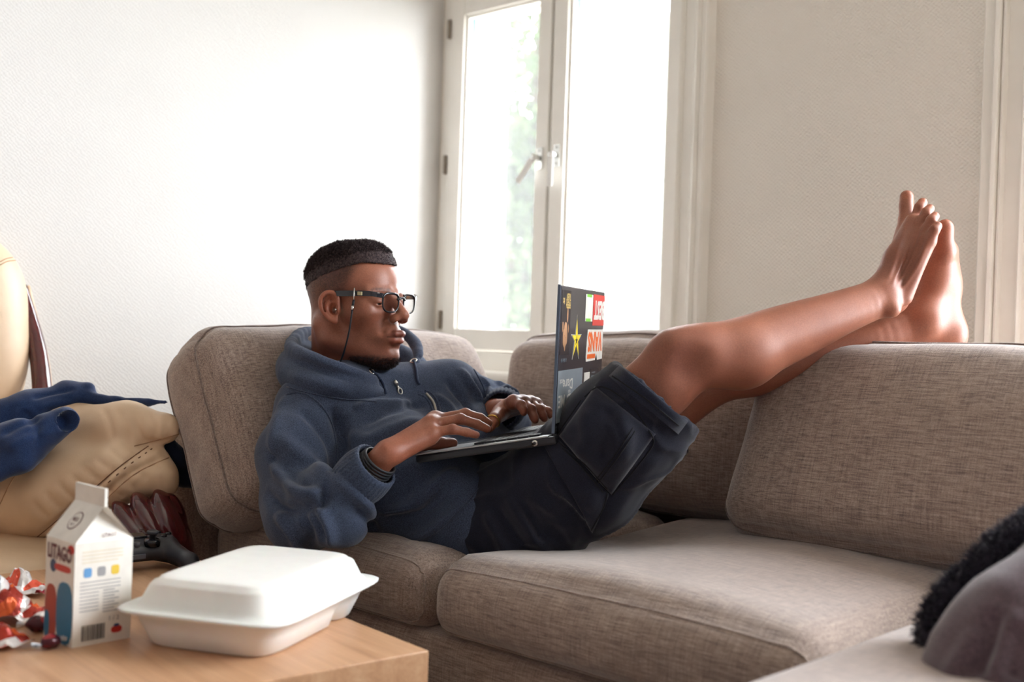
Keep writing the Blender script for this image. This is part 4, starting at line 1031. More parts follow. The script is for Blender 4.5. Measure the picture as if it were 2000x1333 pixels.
pk = spatch('cargo_pocket', [(1094, 852), (1163, 756), (1280, 848), (1194, 966)], .0040, 'shorts_cotton', bulge=.008)
spatch('turned_hem', [(1190, 736), (1211, 714), (1343, 823), (1324, 848)], .0032, 'shorts_cuff', 30, 6, .001)
pf = spatch('pocket_flap', [(1062, 868), (1085, 852), (1190, 966), (1158, 1040)], .0045, 'shorts_cotton', bulge=.004)
for pix in ([(1135, 782), (1088, 850)], [(1142, 776), (1175, 756), (1230, 790), (1272, 848)], [(1272, 848), (1276, 868), (1250, 905), (1196, 968)], [(1236, 836), (1208, 880), (1164, 938)], [(1240, 842), (1212, 886), (1168, 944)],
            [(1092, 866), (1140, 905), (1186, 956)], [(1096, 874), (1136, 912), (1178, 962)], [(1186, 962), (1180, 990), (1155, 1036)], [(1196, 735), (1262, 780), (1326, 832)]):
    sstrip('stitching', pix, .0013, 'dark_stitching', .0003)

# ================================================================== things he wears or uses
simple('glasses_black', (22, 23, 30), .18, .1, 40, coat=.5); simple('brushed_gold', (178, 164, 128), .35, .05, 80, metal=1.0)
t = NT('lens_glass'); t.t.nodes.remove(t.b); tr_ = t.n('ShaderNodeBsdfTransparent'); gl_ = t.n('ShaderNodeBsdfGlossy'); gl_.inputs['Roughness'].default_value = .03
lw = t.n('ShaderNodeLayerWeight'); lw.inputs['Blend'].default_value = .5; mx_ = t.n('ShaderNodeMixShader')
t.l(t.math('ADD', t.math('MULTIPLY', t.math('POWER', lw.outputs['Facing'], 3.0), .6), .05), mx_.inputs[0]); t.l(tr_.outputs[0], mx_.inputs[1]); t.l(gl_.outputs[0], mx_.inputs[2]); t.l(mx_.outputs[0], t.out.inputs['Surface'])
simple('black_rubber', (24, 26, 32), .6, .1, 200); simple('steel', (205, 203, 200), .2, .03, 60, metal=1.0); simple('gold', (214, 172, 92), .25, .04, 60, metal=1.0)
gl = empty('eyeglasses', tuple(hw(.105, 0, 0))); tag(gl, 'black plastic eyeglasses on a neck cord, worn by the person', 'glasses')
def gpart(name, V, F_, mat, smooth=True):
    V = np.asarray(V, float); o = mesh(name, [hw(*v) for v in V], F_, mat, None, smooth); keep_world(o, gl); return o
GC = .003
def lens_curve(s, hx, hz, n=44):
    out = []
    for a in np.linspace(0, 2 * math.pi, n, endpoint=False):
        ca, sa = math.cos(a), math.sin(a); k = (abs(ca) ** 3.2 + abs(sa) ** 3.2) ** (-1 / 3.2)
        x, z = hx * k * ca, hz * k * sa
        if z < 0: x *= 1 - .16 * (-z / hz) ** 1.5
        l = s * .0285 + x; out.append((.1130 - .14 * max(0, abs(l) - .012) - .06 * 0, l, GC + z - .002 * (z < 0)))
    return out
for s in (-1, 1):
    c = lens_curve(s, .0208, .0162); n = len(c)
    rr_ = [.0016 + .0009 * max(0, (p[2] - GC) / .018) for p in c]
    v, f = tube(c, .0021, 8, True)
    v = np.array(v).reshape(n, 8, 3); cc = np.array(c)[:, None]; v = cc + (v - cc) * (np.array(rr_) / .0021)[:, None, None]
    gpart('rim', v.reshape(-1, 3), f, 'glasses_black')
    ci = lens_curve(s, .0198, .0152); f_ = [tuple(range(len(ci))), tuple(reversed(range(len(ci), 2 * len(ci))))] + [(i, (i + 1) % n, n + (i + 1) % n, n + i) for i in range(n)]
    gpart('lens', [(a - .0006, b, d) for a, b, d in ci] + [(a - .0016, b, d) for a, b, d in ci], f_, 'lens_glass', False)
    # temple arm
    path = smooth_path([(.1080, s * .0500, .0140), (.0985, s * .0670, .0160), (.080, s * .0740, .0160), (.052, s * .0775, .0145), (.028, s * .0780, .0135), (.012, s * .0775, .0125), (.000, s * .0770, .004), (-.004, s * .0760, -.012)], 5)
    hh = np.interp(np.linspace(0, 1, len(path)), [0, .15, .5, .62, .8, 1], [.0044, .0046, .0054, .0046, .0030, .0028]); V = []; F_ = []
    for i, p in enumerate(path):
        for (dl, du) in ((-1, -1), (1, -1), (1, 1), (-1, 1)): V.append(p + np.array([0, dl * .0020, du * hh[i]]))
        if i: a = (i - 1) * 4; F_ += [(a + k, a + (k + 1) % 4, a + 4 + (k + 1) % 4, a + 4 + k) for k in range(4)]
    F_ += [(3, 2, 1, 0), tuple(range(len(V) - 4, len(V)))]
    gpart('temple_arm', V, F_, 'glasses_black', False)
    mb = MB().box((.0710, s * .0752 - .0030, .0122), (.0815, s * .0748 + .0030, .0190), .0006); gpart('metal_plate', mb.v, mb.f, 'brushed_gold', False)
    mb = MB().box((.1035, s * .0585 - .0028, .0175), (.1060, s * .0585 + .0028, .0192), .0003); gpart('hinge_stud', mb.v, mb.f, 'steel', False)
v, f = tube(smooth_path([(.1125, -.0115, .0085), (.1150, -.005, .0115), (.1155, 0, .0120), (.1150, .005, .0115), (.1125, .0115, .0085)], 5), .0024, 8); gpart('bridge', v, f, 'glasses_black')
def gworld(name, pts, r, mat, n=8):
    v, f = tube(pts, r, n); o = mesh(name, np.array(v), f, mat, None, True); keep_world(o, gl); return o
t0_ = hw(.066, -.0800, .0110)
pt = lambda px, py, dd: P(px, py, proj(t0_)[2][0] + dd)
px0, py0, _ = proj(t0_); px0, py0 = px0[0], py0[0]
gworld('cord_loop', [t0_ + np.array([0, 0, .014]), t0_ - FWD * .003, pt(px0 - 1, py0 + 12, -.002)], .0013, 'steel', 6)
gworld('cord_end', [pt(px0 - 1, py0 + 9, -.002), pt(px0 - 3, py0 + 20, -.002)], .0024, 'black_rubber'); gworld('cord_clasp', [pt(px0 - 3, py0 + 20, -.002), pt(px0 - 4, py0 + 29, -.002)], .0027, 'steel')
gworld('cord', smooth_path([pt(px0 - 4, py0 + 28, -.002), pt(px0 - 10, py0 + 70, .000), pt(px0 - 20, py0 + 110, .012), pt(px0 - 30, py0 + 136, .035)], 6), .0017, 'black_rubber')
e_ = mesh('ear_stud', *(lambda b_: (b_.v, b_.f))(MB().lathe([(.0002, -.0022), (.0016, -.0016), (.0023, 0), (.0016, .0016), (.0002, .0022)], 12)), 'steel', None, True)
ec = hw(.0270, -.0830, -.0165); e_.location = tuple(ec); tag(e_, 'tiny silver ball stud in the visible ear', 'earring')
# wristband: three black loops at the near wrist
wb = empty('wristband', tuple(P(728, 915, 1.872))); tag(wb, 'black corded wristband at the hoodie cuff', 'wristband')
wa = P(757, 886, 1.870) - P(715, 929, 1.884); wa /= np.linalg.norm(wa)
for i in range(4):
    c = P(735, 908, 1.874) + wa * (.0045 * i - .004)
    v, f = tube(ring_pts(c, wa + np.array([0, 0, .05 * (i - 1)]), .0325 - .0006 * i, 36, .92), .0021, 6, True); o = mesh('loop', np.array(v), np.array(f), 'black_rubber', None, True); keep_world(o, wb)
a_, b_ = P(966, 819, 2.085), P(960, 828, 2.072); v, f = tube(ring_pts(a_ * .55 + b_ * .45, b_ - a_, .0122, 24), .0017, 6, True)
o = mesh('ring', np.array(v), np.array(f), 'gold', None, True); tag(o, 'gold ring on the far hand thumb', 'ring')
# ================================================================== laptop
simple('laptop_plastic', (24, 26, 34), .35, .06, 60, spec=.5); simple('laptop_lid', (44, 46, 54), .22, .05, 20, spec=.6); simple('laptop_deck', (176, 178, 182), .36, .04, 120, metal=.35)
simple('key_black', (26, 28, 36), .5, .06, 90); simple('screen_dark', (40, 46, 60), .15, .04, 10); simple('lid_rim', (84, 98, 118), .35, .04, 30); simple('pad_dark', (60, 62, 70), .3)
NF, NH = P(810, 888, 1.950), P(1084, 850, 1.885); LT = P(1098, 557, 1.885); FT = P(1187, 571, 2.250)
ed = NH - NF; DL = np.linalg.norm(ed); ed /= DL
ew = FT - LT; ew -= ed * (ew @ ed); WL = np.linalg.norm(ew); ew /= WL; en = np.cross(ew, ed); en = en if en[2] > 0 else -en
lh = LT - NH; lh -= ew * (lh @ ew); HLn = np.linalg.norm(lh); lh /= HLn; ln = np.cross(ew, lh); ln = ln if ln @ ed > 0 else -ln      # outward from the lid
lap = empty('laptop', tuple(NF)); tag(lap, 'black open laptop with stickered lid on the lap', 'laptop')
def frame(o_, a, b, c):
    M_ = Matrix.Identity(4)
    for i in range(3): M_[i][0] = a[i]; M_[i][1] = b[i]; M_[i][2] = c[i]; M_[i][3] = o_[i]
    return M_
MBs = frame(NF, ew, ed, en); MLd = frame(NH, ew, lh, ln)     # base: (width, depth, up)   lid: (width, height, outward)
def lpart(name, mb, mat, M_, parent=None, smooth=False):
    if np.linalg.det(np.array(M_)[:3, :3]) < 0: mb.f = [tuple(reversed(q)) for q in mb.f]
    v = [tuple(M_ @ Vector(q)) for q in mb.v]; o = mesh(name, v, mb.f, mat, None, smooth); keep_world(o, parent or lap); return o
base = lpart('base', MB().box((0, 0, -.0155), (WL, DL, -.002), .0035), 'laptop_plastic', MBs)
lpart('palm_deck', MB().box((.0005, .0005, -.0022), (WL - .0005, DL - .012, .0004), .0008), 'laptop_deck', MBs)
lpart('keyboard_well', MB().box((.020, .098, .0002), (WL - .020, DL - .028, .0008)), 'laptop_plastic', MBs)
lpart('touchpad', MB().box((.125, .018, .0003), (.225, .078, .0009), .0003), 'pad_dark', MBs)
kw, kh = (WL - .044) / 17, (DL - .130) / 6; km = None
for r_ in range(6):
    for c_ in range(17):
        x, y = .022 + c_ * kw, .100 + r_ * kh
        mb = MB().box((0, 0, 0), (kw - .0028, kh - .0028, .0030), .0006)
        if km is None: o = mesh('key', mb.v, mb.f, 'key_black', None, False); km = o.data
        else: o = bpy.data.objects.new('key', km); COL.objects.link(o)
        o.matrix_basis = MBs @ Matrix.Translation((x, y, .0008)); keep_world(o, lap)
lpart('hinge', MB().tube([(.020, DL - .002, -.004), (.075, DL - .002, -.004)], .0085, 12), 'laptop_plastic', MBs, None, True); lpart('hinge', MB().tube([(WL - .075, DL - .002, -.004), (WL - .02, DL - .002, -.004)], .0085, 12), 'laptop_plastic', MBs, None, True)
lpart('power_jack', MB().tube([(-.0010, DL - .036, -.009), (.001, DL - .036, -.009)], .0052, 14), 'steel', MBs, None, True); lpart('jack_pin', MB().tube([(-.0016, DL - .036, -.009), (.001, DL - .036, -.009)], .0028, 10), 'key_black', MBs, None, True)
lpart('lid', MB().box((0, 0, -.0065), (WL, HLn, .0), .0028), 'laptop_lid', MLd)
lpart('lid_rim', MB().box((-.0012, .002, -.0058), (.0006, HLn + .0008, -.0010), .0005), 'lid_rim', MLd); lpart('screen', MB().box((.012, .018, -.0071), (WL - .012, HLn - .010, -.0062)), 'screen_dark', MLd)
for nm, c in (('st_black', (26, 24, 32)), ('st_red', (214, 60, 56)), ('st_white', (226, 224, 216)), ('st_orange', (238, 108, 40)), ('st_yellow', (240, 212, 40)), ('st_silver', (128, 138, 146)), ('st_green', (128, 206, 70)), ('st_tan', (176, 132, 98)), ('st_gold', (214, 182, 110))): simple(nm, c, .35, .05, 60)
def rect(u0, v0, u1, v1, z): return MB().box((u0 * WL, v0 * HLn, .0), (u1 * WL, v1 * HLn, z))
def letters(txt, u, v, w, h, z, mat, parent, flip=True, bold=.02):
    tv, tf = text_mesh(txt, 1.0, bold); tv = np.array(tv); mn, mx2 = tv.min(0), tv.max(0); c = (mn + mx2) / 2; s = mx2 - mn + 1e-9
    k = -1 if flip else 1; mb = MB()
    q = [((u * WL) + k * (p[0] - c[0]) / s[0] * w * WL, v * HLn + k * (p[1] - c[1]) / s[1] * h * HLn, z) for p in tv]
    mb.add(q, tf); return lpart('lettering', mb, mat, MLd, parent)
def poly_part(name, pts, z0, z1, mat, parent=None):
    return lpart(name, MB().prism([(a * WL, b * HLn) for a, b in pts], z0, z1), mat, MLd, parent)
sk = lpart('sticker', rect(.020, .53, .200, .970, .0005), 'st_black', MLd); letters('TALENT', .145, .925, .085, .050, .0008, 'st_gold', sk); letters('FRESH', .145, .872, .085, .050, .0008, 'st_gold', sk); letters('it', .055, .895, .03, .045, .0008, 'st_gold', sk)
for (a, b, w_, h_) in ((.11, .70, .030, .055), (.10, .62, .030, .040), (.075, .65, .012, .055), (.135, .65, .012, .05), (.140, .80, .012, .05), (.055, .72, .010, .035), (.105, .585, .010, .03), (.165, .71, .008, .03)):
    poly_part('print', [(a + w_ * math.cos(s_), b + h_ * math.sin(s_)) for s_ in np.linspace(0, 2 * math.pi, 13)[:-1]], .0005, .0008, 'st_tan', sk)
for q_ in range(4): lpart('print', MB().tube([(.055 * WL + .011 * q_ * 1.0, .490 * HLn, .0003), (.065 * WL + .011 * q_, .505 * HLn, .0003), (.060 * WL + .011 * q_, .480 * HLn, .0003)], .0005, 5), 'st_silver', MLd)
def star(cu, cv, ru, rv_, mat, z0, z1, parent=None, k=1.0):
    pts = []
    for i in range(10):
        a = math.pi / 2 + i * math.pi / 5; r = 1.0 if i % 2 == 0 else .36
        y = math.sin(a) * r; x = math.cos(a) * r
        if i == 0: y = 1.45
        if i in (4, 6): y = -1.15
        pts.append((cu + x * ru * k, cv + y * rv_ * k))
    return poly_part('sticker' if parent is None else 'print', pts, z0, z1, mat, parent)
sk = star(.345, .632, .120, .122, 'st_white', 0, .0005); star(.345, .632, .120, .122, 'st_black', .0004, .0007, sk, .92); star(.345, .632, .120, .122, 'st_yellow', .0006, .0009, sk, .84)
o = star(.345, .625, .030, .030, 'st_black', .0008, .0010, sk, 1.0)
sk = lpart('sticker', rect(.525, .765, .695, .965, .0005), 'st_white', MLd); lpart('print', rect(.55, .945, .66, .966, .0008), 'st_green', MLd, sk); lpart('print', rect(.54, .764, .65, .786, .0008), 'st_green', MLd, sk)
sk = lpart('sticker', rect(.705, .735, .995, .972, .0005), 'st_red', MLd); letters('BEST', .858, .853, .262, .150, .0008, 'st_white', sk, True, .045)
sk = poly_part('sticker', [(.575, .500), (.585, .465), (.80, .470), (.83, .52), (.86, .470), (.985, .475), (.985, .705), (.60, .705), (.585, .60)], 0, .0005, 'st_white'); letters('VANS', .785, .612, .355, .155, .0008, 'st_orange', sk, True, .045); lpart('print', rect(.605, .485, .80, .520, .0008), 'st_orange', MLd, sk)
sk = lpart('sticker', rect(.006, .075, .515, .425, .0005), 'st_silver', MLd); letters('LEAD ME', .225, .215, .40, .085, .0008, 'st_white', sk, True, .02); letters('Dare', .20, .325, .20, .075, .0008, 'st_white', sk); letters('not', .075, .350, .07, .035, .0008, 'st_white', sk); letters('to', .24, .272, .05, .025, .0008, 'st_white', sk)
sk = lpart('sticker', rect(.560, .255, .690, .385, .0005), 'st_white', MLd); sk = lpart('sticker', rect(.70, .245, .90, .405, .0005), 'st_black', MLd)
for i in range(5): lpart('print', rect(.725, .265 + .027 * i, .80 + .02 * (i % 3), .273 + .027 * i, .0008), 'st_silver', MLd, sk)
# ================================================================== coffee table
t = NT('table_wood'); g1 = t.noise(1.0, t.vec((2.2, 34, 34)), 4, .6, .6); g2 = t.noise(1.0, t.vec((14, 420, 420)), 2)
c = t.ramp(g1, [(.25, lin(176, 132, 98)), (.5, lin(198, 154, 118)), (.75, lin(212, 172, 136))]); c = t.mix(.35, c, t.ramp(g2, [(.3, (.72, .68, .64, 1)), (.7, (1.1, 1.1, 1.1, 1))]), 'MULTIPLY')
t.set(color=c, rough=.34, spec=.45); t.bump(g2, .08, .0005)
TZ = .38
AC = np.array(P(838, 1270, 1.514)); AC[2] = 0
def hdir(deg): a = math.radians(deg); return HR * math.cos(a) + HF * math.sin(a)
ta, tb = hdir(130.0), hdir(220.0); TL, TW = .75, .95           # long way back and towards the viewer's left
tc_ = AC + ta * TL / 2 + tb * TW / 2; trz = math.atan2(ta[1], ta[0])
table = empty('coffee_table', (tc_[0], tc_[1], 0), trz); tag(table, 'light wooden coffee table in the front left corner', 'table')
MB().box((-TL / 2, -TW / 2, TZ - .055), (TL / 2, TW / 2, TZ), .002).build('table_top', 'table_wood', table)
for sx in (-1, 1):
    for sy in (-1, 1): MB().box((sx * (TL / 2 - .035) - .03, sy * (TW / 2 - .035) - .03, 0), (sx * (TL / 2 - .035) + .03, sy * (TW / 2 - .035) + .03, TZ - .055), .002).build('leg', 'table_wood', table)
# ================================================================== takeaway box
simple('foam_white', (236, 234, 230), .45, .02, 40, bump=.04, bscale=500, sss=.1)
box = empty('takeaway_box'); tag(box, 'closed white foam takeaway box on the coffee table', 'box')
def superring(hx, hy, z, r, n=72):
    out = []
    for i in range(n):
        a = 2 * math.pi * i / n; c, s = math.cos(a), math.sin(a); e = r
        k = (abs(c) ** e + abs(s) ** e) ** (-1 / e); out.append((hx * k * c, hy * k * s, z))
    return out
def loft(rings, cap0=True, cap1=True):
    n = len(rings[0]); V = [p for r in rings for p in r]; F_ = [(i * n + k, i * n + (k + 1) % n, (i + 1) * n + (k + 1) % n, (i + 1) * n + k) for i in range(len(rings) - 1) for k in range(n)]
    if cap0: F_.append(tuple(reversed(range(n))))
    if cap1: F_.append(tuple(range((len(rings) - 1) * n, len(rings) * n)))
    return V, F_
bx, by = .122, .168
def mult(rs): return loft([superring(bx * a + da, by * a + da, z, e) for (a, da, z, e) in rs])
tr_v, tr_f = loft([superring(bx - .034, by - .034, .0005, 7), superring(bx - .030, by - .030, .003, 7), superring(bx - .021, by - .021, .024, 7), superring(bx - .014, by - .014, .0425, 7.5), superring(bx - .003, by - .003, .0445, 8), superring(bx, by, .0465, 8), superring(bx, by, .0480, 8)])
trv = np.array(tr_v)
for i, p in enumerate(trv):            # moulded notch between the two compartments, on both long walls and across the floor
    d = abs(p[1] - .060); k = max(0, 1 - d / .022) * max(0, min(1, (.042 - p[2]) / .02)); trv[i, 0] -= np.sign(p[0]) * .026 * k * min(1, abs(p[0]) / .05)
o = mesh('tray', trv, tr_f, 'foam_white', box, True)
o = mesh('lid', *loft([superring(bx + .002, by + .002, .0475, 8), superring(bx + .003, by + .003, .0500, 8), superring(bx - .001, by - .001, .0515, 8), superring(bx - .013, by - .013, .0525, 8), superring(bx - .016, by - .016, .0560, 8), superring(bx - .019, by - .019, .0580, 8), superring(bx - .028, by - .028, .0790, 8),
    superring(bx - .030, by - .030, .0815, 8), superring(bx - .034, by - .034, .0830, 8), superring(bx - .037, by - .037, .0865, 8), superring(bx - .042, by - .042, .0885, 8), superring(bx - .055, by - .055, .0892, 8)]), 'foam_white', box, True)
MB().box((-bx - .004, -.03, .0455), (-bx + .004, .03, .0500), .001).build('latch_tab', 'foam_white', box)
bc = CAM + HR * -.342 + HF * 1.598; ba = HR * .957 - HF * .29
box.location = (bc[0], bc[1], TZ); box.rotation_euler = (0, 0, math.atan2(ba[1], ba[0]))
# ================================================================== milk carton
for nm, c, r in (('carton_white', (228, 224, 216), .4), ('print_maroon', (96, 30, 44), .4), ('print_red', (196, 48, 44), .4), ('print_rust', (170, 62, 50), .4), ('print_blue', (30, 112, 150), .4), ('print_navy', (36, 62, 104), .4), ('print_yellow', (222, 190, 70), .4), ('print_grey', (150, 150, 152), .4), ('print_black', (36, 34, 40), .4), ('print_cream', (214, 204, 180), .4), ('print_lightblue', (96, 150, 200), .4)): simple(nm, c, r, .05, 50)
car = empty('milk_carton'); tag(car, 'small chocolate milk carton with red and blue print standing on the coffee table', 'carton')
S_ = .040; BH = .133; GH = .178
cb_ = MB()
# square body, folded gable: ridge runs along local x
R_ = [(-S_, -S_), (S_, -S_), (S_, S_), (-S_, S_)]
cb_.add([(x, y, z) for z in (0, BH) for x, y in R_], [(0, 1, 5, 4), (1, 2, 6, 5), (2, 3, 7, 6), (3, 0, 4, 7), (3, 2, 1, 0)])
cb_.add([(-S_, -S_, BH), (S_, -S_, BH), (S_, -.002, GH), (-S_, -.002, GH)], [(0, 1, 2, 3)]); cb_.add([(S_, S_, BH), (-S_, S_, BH), (-S_, .002, GH), (S_, .002, GH)], [(0, 1, 2, 3)])
for s in (-1, 1): cb_.add([(s * S_, -S_, BH), (s * S_, S_, BH), (s * (S_ - .022), 0, GH - .004), (s * S_, -.002, GH), (s * S_, .002, GH)], [(0, 1, 2) if s > 0 else (2, 1, 0), (0, 2, 3) if s > 0 else (3, 2, 0), (1, 4, 2) if s > 0 else (2, 4, 1)])
carton_body = cb_.build('carton_body', 'carton_white', car)
MB().box((-S_ - .0005, -.0022, GH - .001), (S_ + .0005, .0022, GH + .023), .0008).build('top_fin', 'carton_white', car)
FR = Matrix(((1, 0, 0, 0), (0, 0, -1, -S_), (0, 1, 0, 0), (0, 0, 0, 1)))            # front face (-y): (x, z) in the plane
SD = Matrix(((0, 0, 1, S_), (1, 0, 0, 0), (0, 1, 0, 0), (0, 0, 0, 1)))              # side face (+x)
an = math.atan2(GH - BH, S_ - .002); GB = Matrix.Translation((0, -S_, BH)) @ Matrix.Rotation(an, 4, 'X')   # sloped gable panel
def cprint(name, mb, mat, M_):
    o = mesh(name, [tuple(M_ @ Vector(q)) for q in mb.v], mb.f, mat, car, False); return o
def ctext(txt, x, y, w, h, mat, M_, bold=.02):
    tv, tf = text_mesh(txt, 1.0, bold); tv = np.array(tv); mn, mx_ = tv.min(0), tv.max(0); q = [((p[0] - (mn[0] + mx_[0]) / 2) / (mx_[0] - mn[0]) * w + x, (p[1] - (mn[1] + mx_[1]) / 2) / (mx_[1] - mn[1]) * h + y, .0010) for p in tv]
    return cprint('lettering', MB().add(q, tf), mat, M_)
def blob(x, y, rx, ry, mat, M_, z=.0004, e=2.0, n=20, name='print'):
    pts = []
    for a in np.linspace(0, 2 * math.pi, n, endpoint=False):
        k = (abs(math.cos(a)) ** e + abs(math.sin(a)) ** e) ** (-1 / e); pts.append((x + rx * k * math.cos(a), y + ry * k * math.sin(a)))
    return cprint(name, MB().prism(pts, 0, z), mat, M_)
ctext('LITAGO', 0, .116, .066, .020, 'print_maroon', FR, .03)
blob(-.018, .097, .0085, .0085, 'print_navy', FR); blob(.008, .097, .022, .0045, 'print_red', FR, .0005, 4)
blob(.030, .124, .0085, .0060, 'print_red', FR, .0007); blob(-.022, .036, .0165, .036, 'print_rust', FR, .0004, 3); blob(.016, .040, .0220, .040, 'print_blue', FR, .0005, 3.2); blob(-.032, .018, .007, .018, 'print_blue', FR, .0006, 3)
blob(0, .030, .0135, .0135, 'print_maroon', GB, .0004); blob(0, .030, .0120, .0120, 'carton_white', GB, .0007); ctext('MELK', 0, .032, .015, .006, 'print_maroon', GB); ctext('0,5 l', 0, .024, .010, .004, 'print_maroon', GB)
ctext('LITAGO', .006, .141, .020, .005, 'print_maroon', SD)
for i in range(4): cprint('print', MB().box((-.030, .120 - .0045 * i, 0), (.026 - .006 * (i == 3), .1216 - .0045 * i, .0003)), 'print_cream', SD)
for i, c in enumerate(('print_lightblue', 'print_grey', 'print_yellow')): blob(-.022 + .019 * i, .094, .0055, .0062, c, SD, .0004, 5)
for i in range(9): cprint('print', MB().box((-.032, .081 - .0046 * i, 0), ((.024 if i < 3 else -.006), .0822 - .0046 * i, .0003)), 'print_grey', SD)
for i in range(8): cprint('print', MB().box((.0, .068 - .0040 * i, 0), (.016 + .006 * (i % 2), .0694 - .0040 * i, .0003)), 'print_grey', SD)
rg = np.random.RandomState(3); x = -.028
while x < .004:
    w_ = rg.choice([.0005, .0009, .0014]); cprint('barcode_bar', MB().box((x, .006, 0), (x + w_, .026, .0003)), 'print_black', SD); x += w_ + rg.choice([.0006, .001])
ctext('1 / 2', .016, .031, .014, .006, 'print_grey', SD); blob(.020, .015, .0075, .0045, 'print_red', SD, .0004, 3); blob(.020, .0205, .004, .002, 'print_navy', SD, .0005)
cc = CAM + HR * -.548 + HF * 1.467; a1 = hdir(47); a0 = hdir(-43)     # front corner, right-face direction, left-face direction
ctr = cc + a1 * S_ - a0 * S_; car.location = (ctr[0], ctr[1], TZ); car.rotation_euler = (0, 0, math.atan2(a0[1], a0[0]))
# ================================================================== game controller
simple('pad_black', (34, 36, 44), .38, .06, 80, bump=.1, bscale=900); simple('pad_gloss', (26, 28, 36), .15, .05, 30); simple('pad_grey', (70, 72, 80), .4)
pad = empty('game_controller'); tag(pad, 'black game controller lying behind the milk carton', 'controller')
pr = [Cap((-.050, .010, .030), (.050, .010, .030), .0185, .0185, .01), Cap((-.034, -.012, .028), (.034, -.012, .028), .0150, .0150, .014)]
for s in (-1, 1): pr += [Ell((s * .052, .008, .030), (.028, .028, .020), None, .012), Cap((s * .056, .0, .028), (s * .074, -.058, .020), .0205, .0150, .012), Ell((s * .075, -.066, .019), (.0150, .0170, .0150), None, .01), Cap((s * .052, .030, .026), (s * .056, .034, .012), .011, .009, .006)]
V, Fq = surface(pr, (-.115, -.10, -.01), (.115, .07, .07), .0026); V[:, 2] = np.minimum(V[:, 2], .0495); V = relax(V, Fq, 2, .4); mesh('shell', V, Fq, 'pad_black', pad)
MB().box((-.026, .004, .0470), (.026, .030, .0515), .002).build('touch_panel', 'pad_gloss', pad)
for s in (-1, 1):
    MB().lathe([(.0135, .040), (.0135, .0490), (.0115, .0515)], 24, Matrix.Translation((s * .026, -.016, 0))).build('stick_collar', 'pad_gloss', pad, True)
    MB().lathe([(.0055, .050), (.0050, .0580), (.0098, .0605), (.0102, .0640), (.0085, .0655), (.0070, .0648)], 24, Matrix.Translation((s * .026, -.016, 0))).build('thumb_stick', 'pad_black', pad, True)
for k, (a, b) in enumerate(((.0, .013), (.0, -.013), (.013, .0), (-.013, .0))):
    MB().lathe([(.0052, .046), (.0052, .0515), (.0040, .0525)], 16, Matrix.Translation((.052 + a, .012 + b, 0))).build('button', 'pad_gloss', pad, True)
    MB().box((-.052 + a * .8 - .0042, .012 + b * .8 - .0042, .046), (-.052 + a * .8 + .0042, .012 + b * .8 + .0042, .0525), .001).build('direction_key', 'pad_gloss', pad)
MB().lathe([(.0055, .040), (.0055, .0475)], 16, Matrix.Translation((0, -.016, 0))).build('home_button', 'pad_grey', pad, True); MB().box((-.012, -.0300, .022), (.012, -.0255, .030), .001).build('port', 'pad_grey', pad)
pc = CAM + HR * -.630 + HF * 1.945; pl = HR * .787 + HF * .617; pad.location = (pc[0], pc[1], TZ + .0035); pad.rotation_euler = (.10, 0, math.atan2(pl[1], pl[0])); pad.scale = (1, 1, 1)
# ================================================================== sweet wrappers and sweets
def foil(name, cols):
    t = NT(name); w = t.n('ShaderNodeTexNoise'); w.inputs['Scale'].default_value = 24; w.inputs['Detail'].default_value = 1; t.l(t.vec((1, .35, 1)), w.inputs['Vector'])
    st = [(.28 + .44 * i / len(cols), lin(*c)) for i, c in enumerate(cols)]; r = t.n('ShaderNodeValToRGB'); r.color_ramp.interpolation = 'CONSTANT'; e = r.color_ramp.elements
    while len(e) < len(st): e.new(.5)
    for i, (p, c) in enumerate(st): e[i].position = p; e[i].color = c
    t.l(w.outputs[0], r.inputs[0]); t.set(color=r.outputs[0], rough=.26, metal=.35, spec=.6)
foil('foil_orange', [(236, 236, 236), (226, 96, 40), (170, 50, 34), (240, 236, 232), (214, 74, 40)]); foil('foil_red', [(196, 40, 52), (226, 92, 66), (226, 222, 220), (150, 30, 50)]); foil('foil_silver', [(226, 228, 230), (180, 184, 190), (240, 240, 240), (214, 120, 90)])
foil('foil_maroon', [(110, 24, 34), (70, 18, 30), (150, 40, 44), (190, 180, 176)])
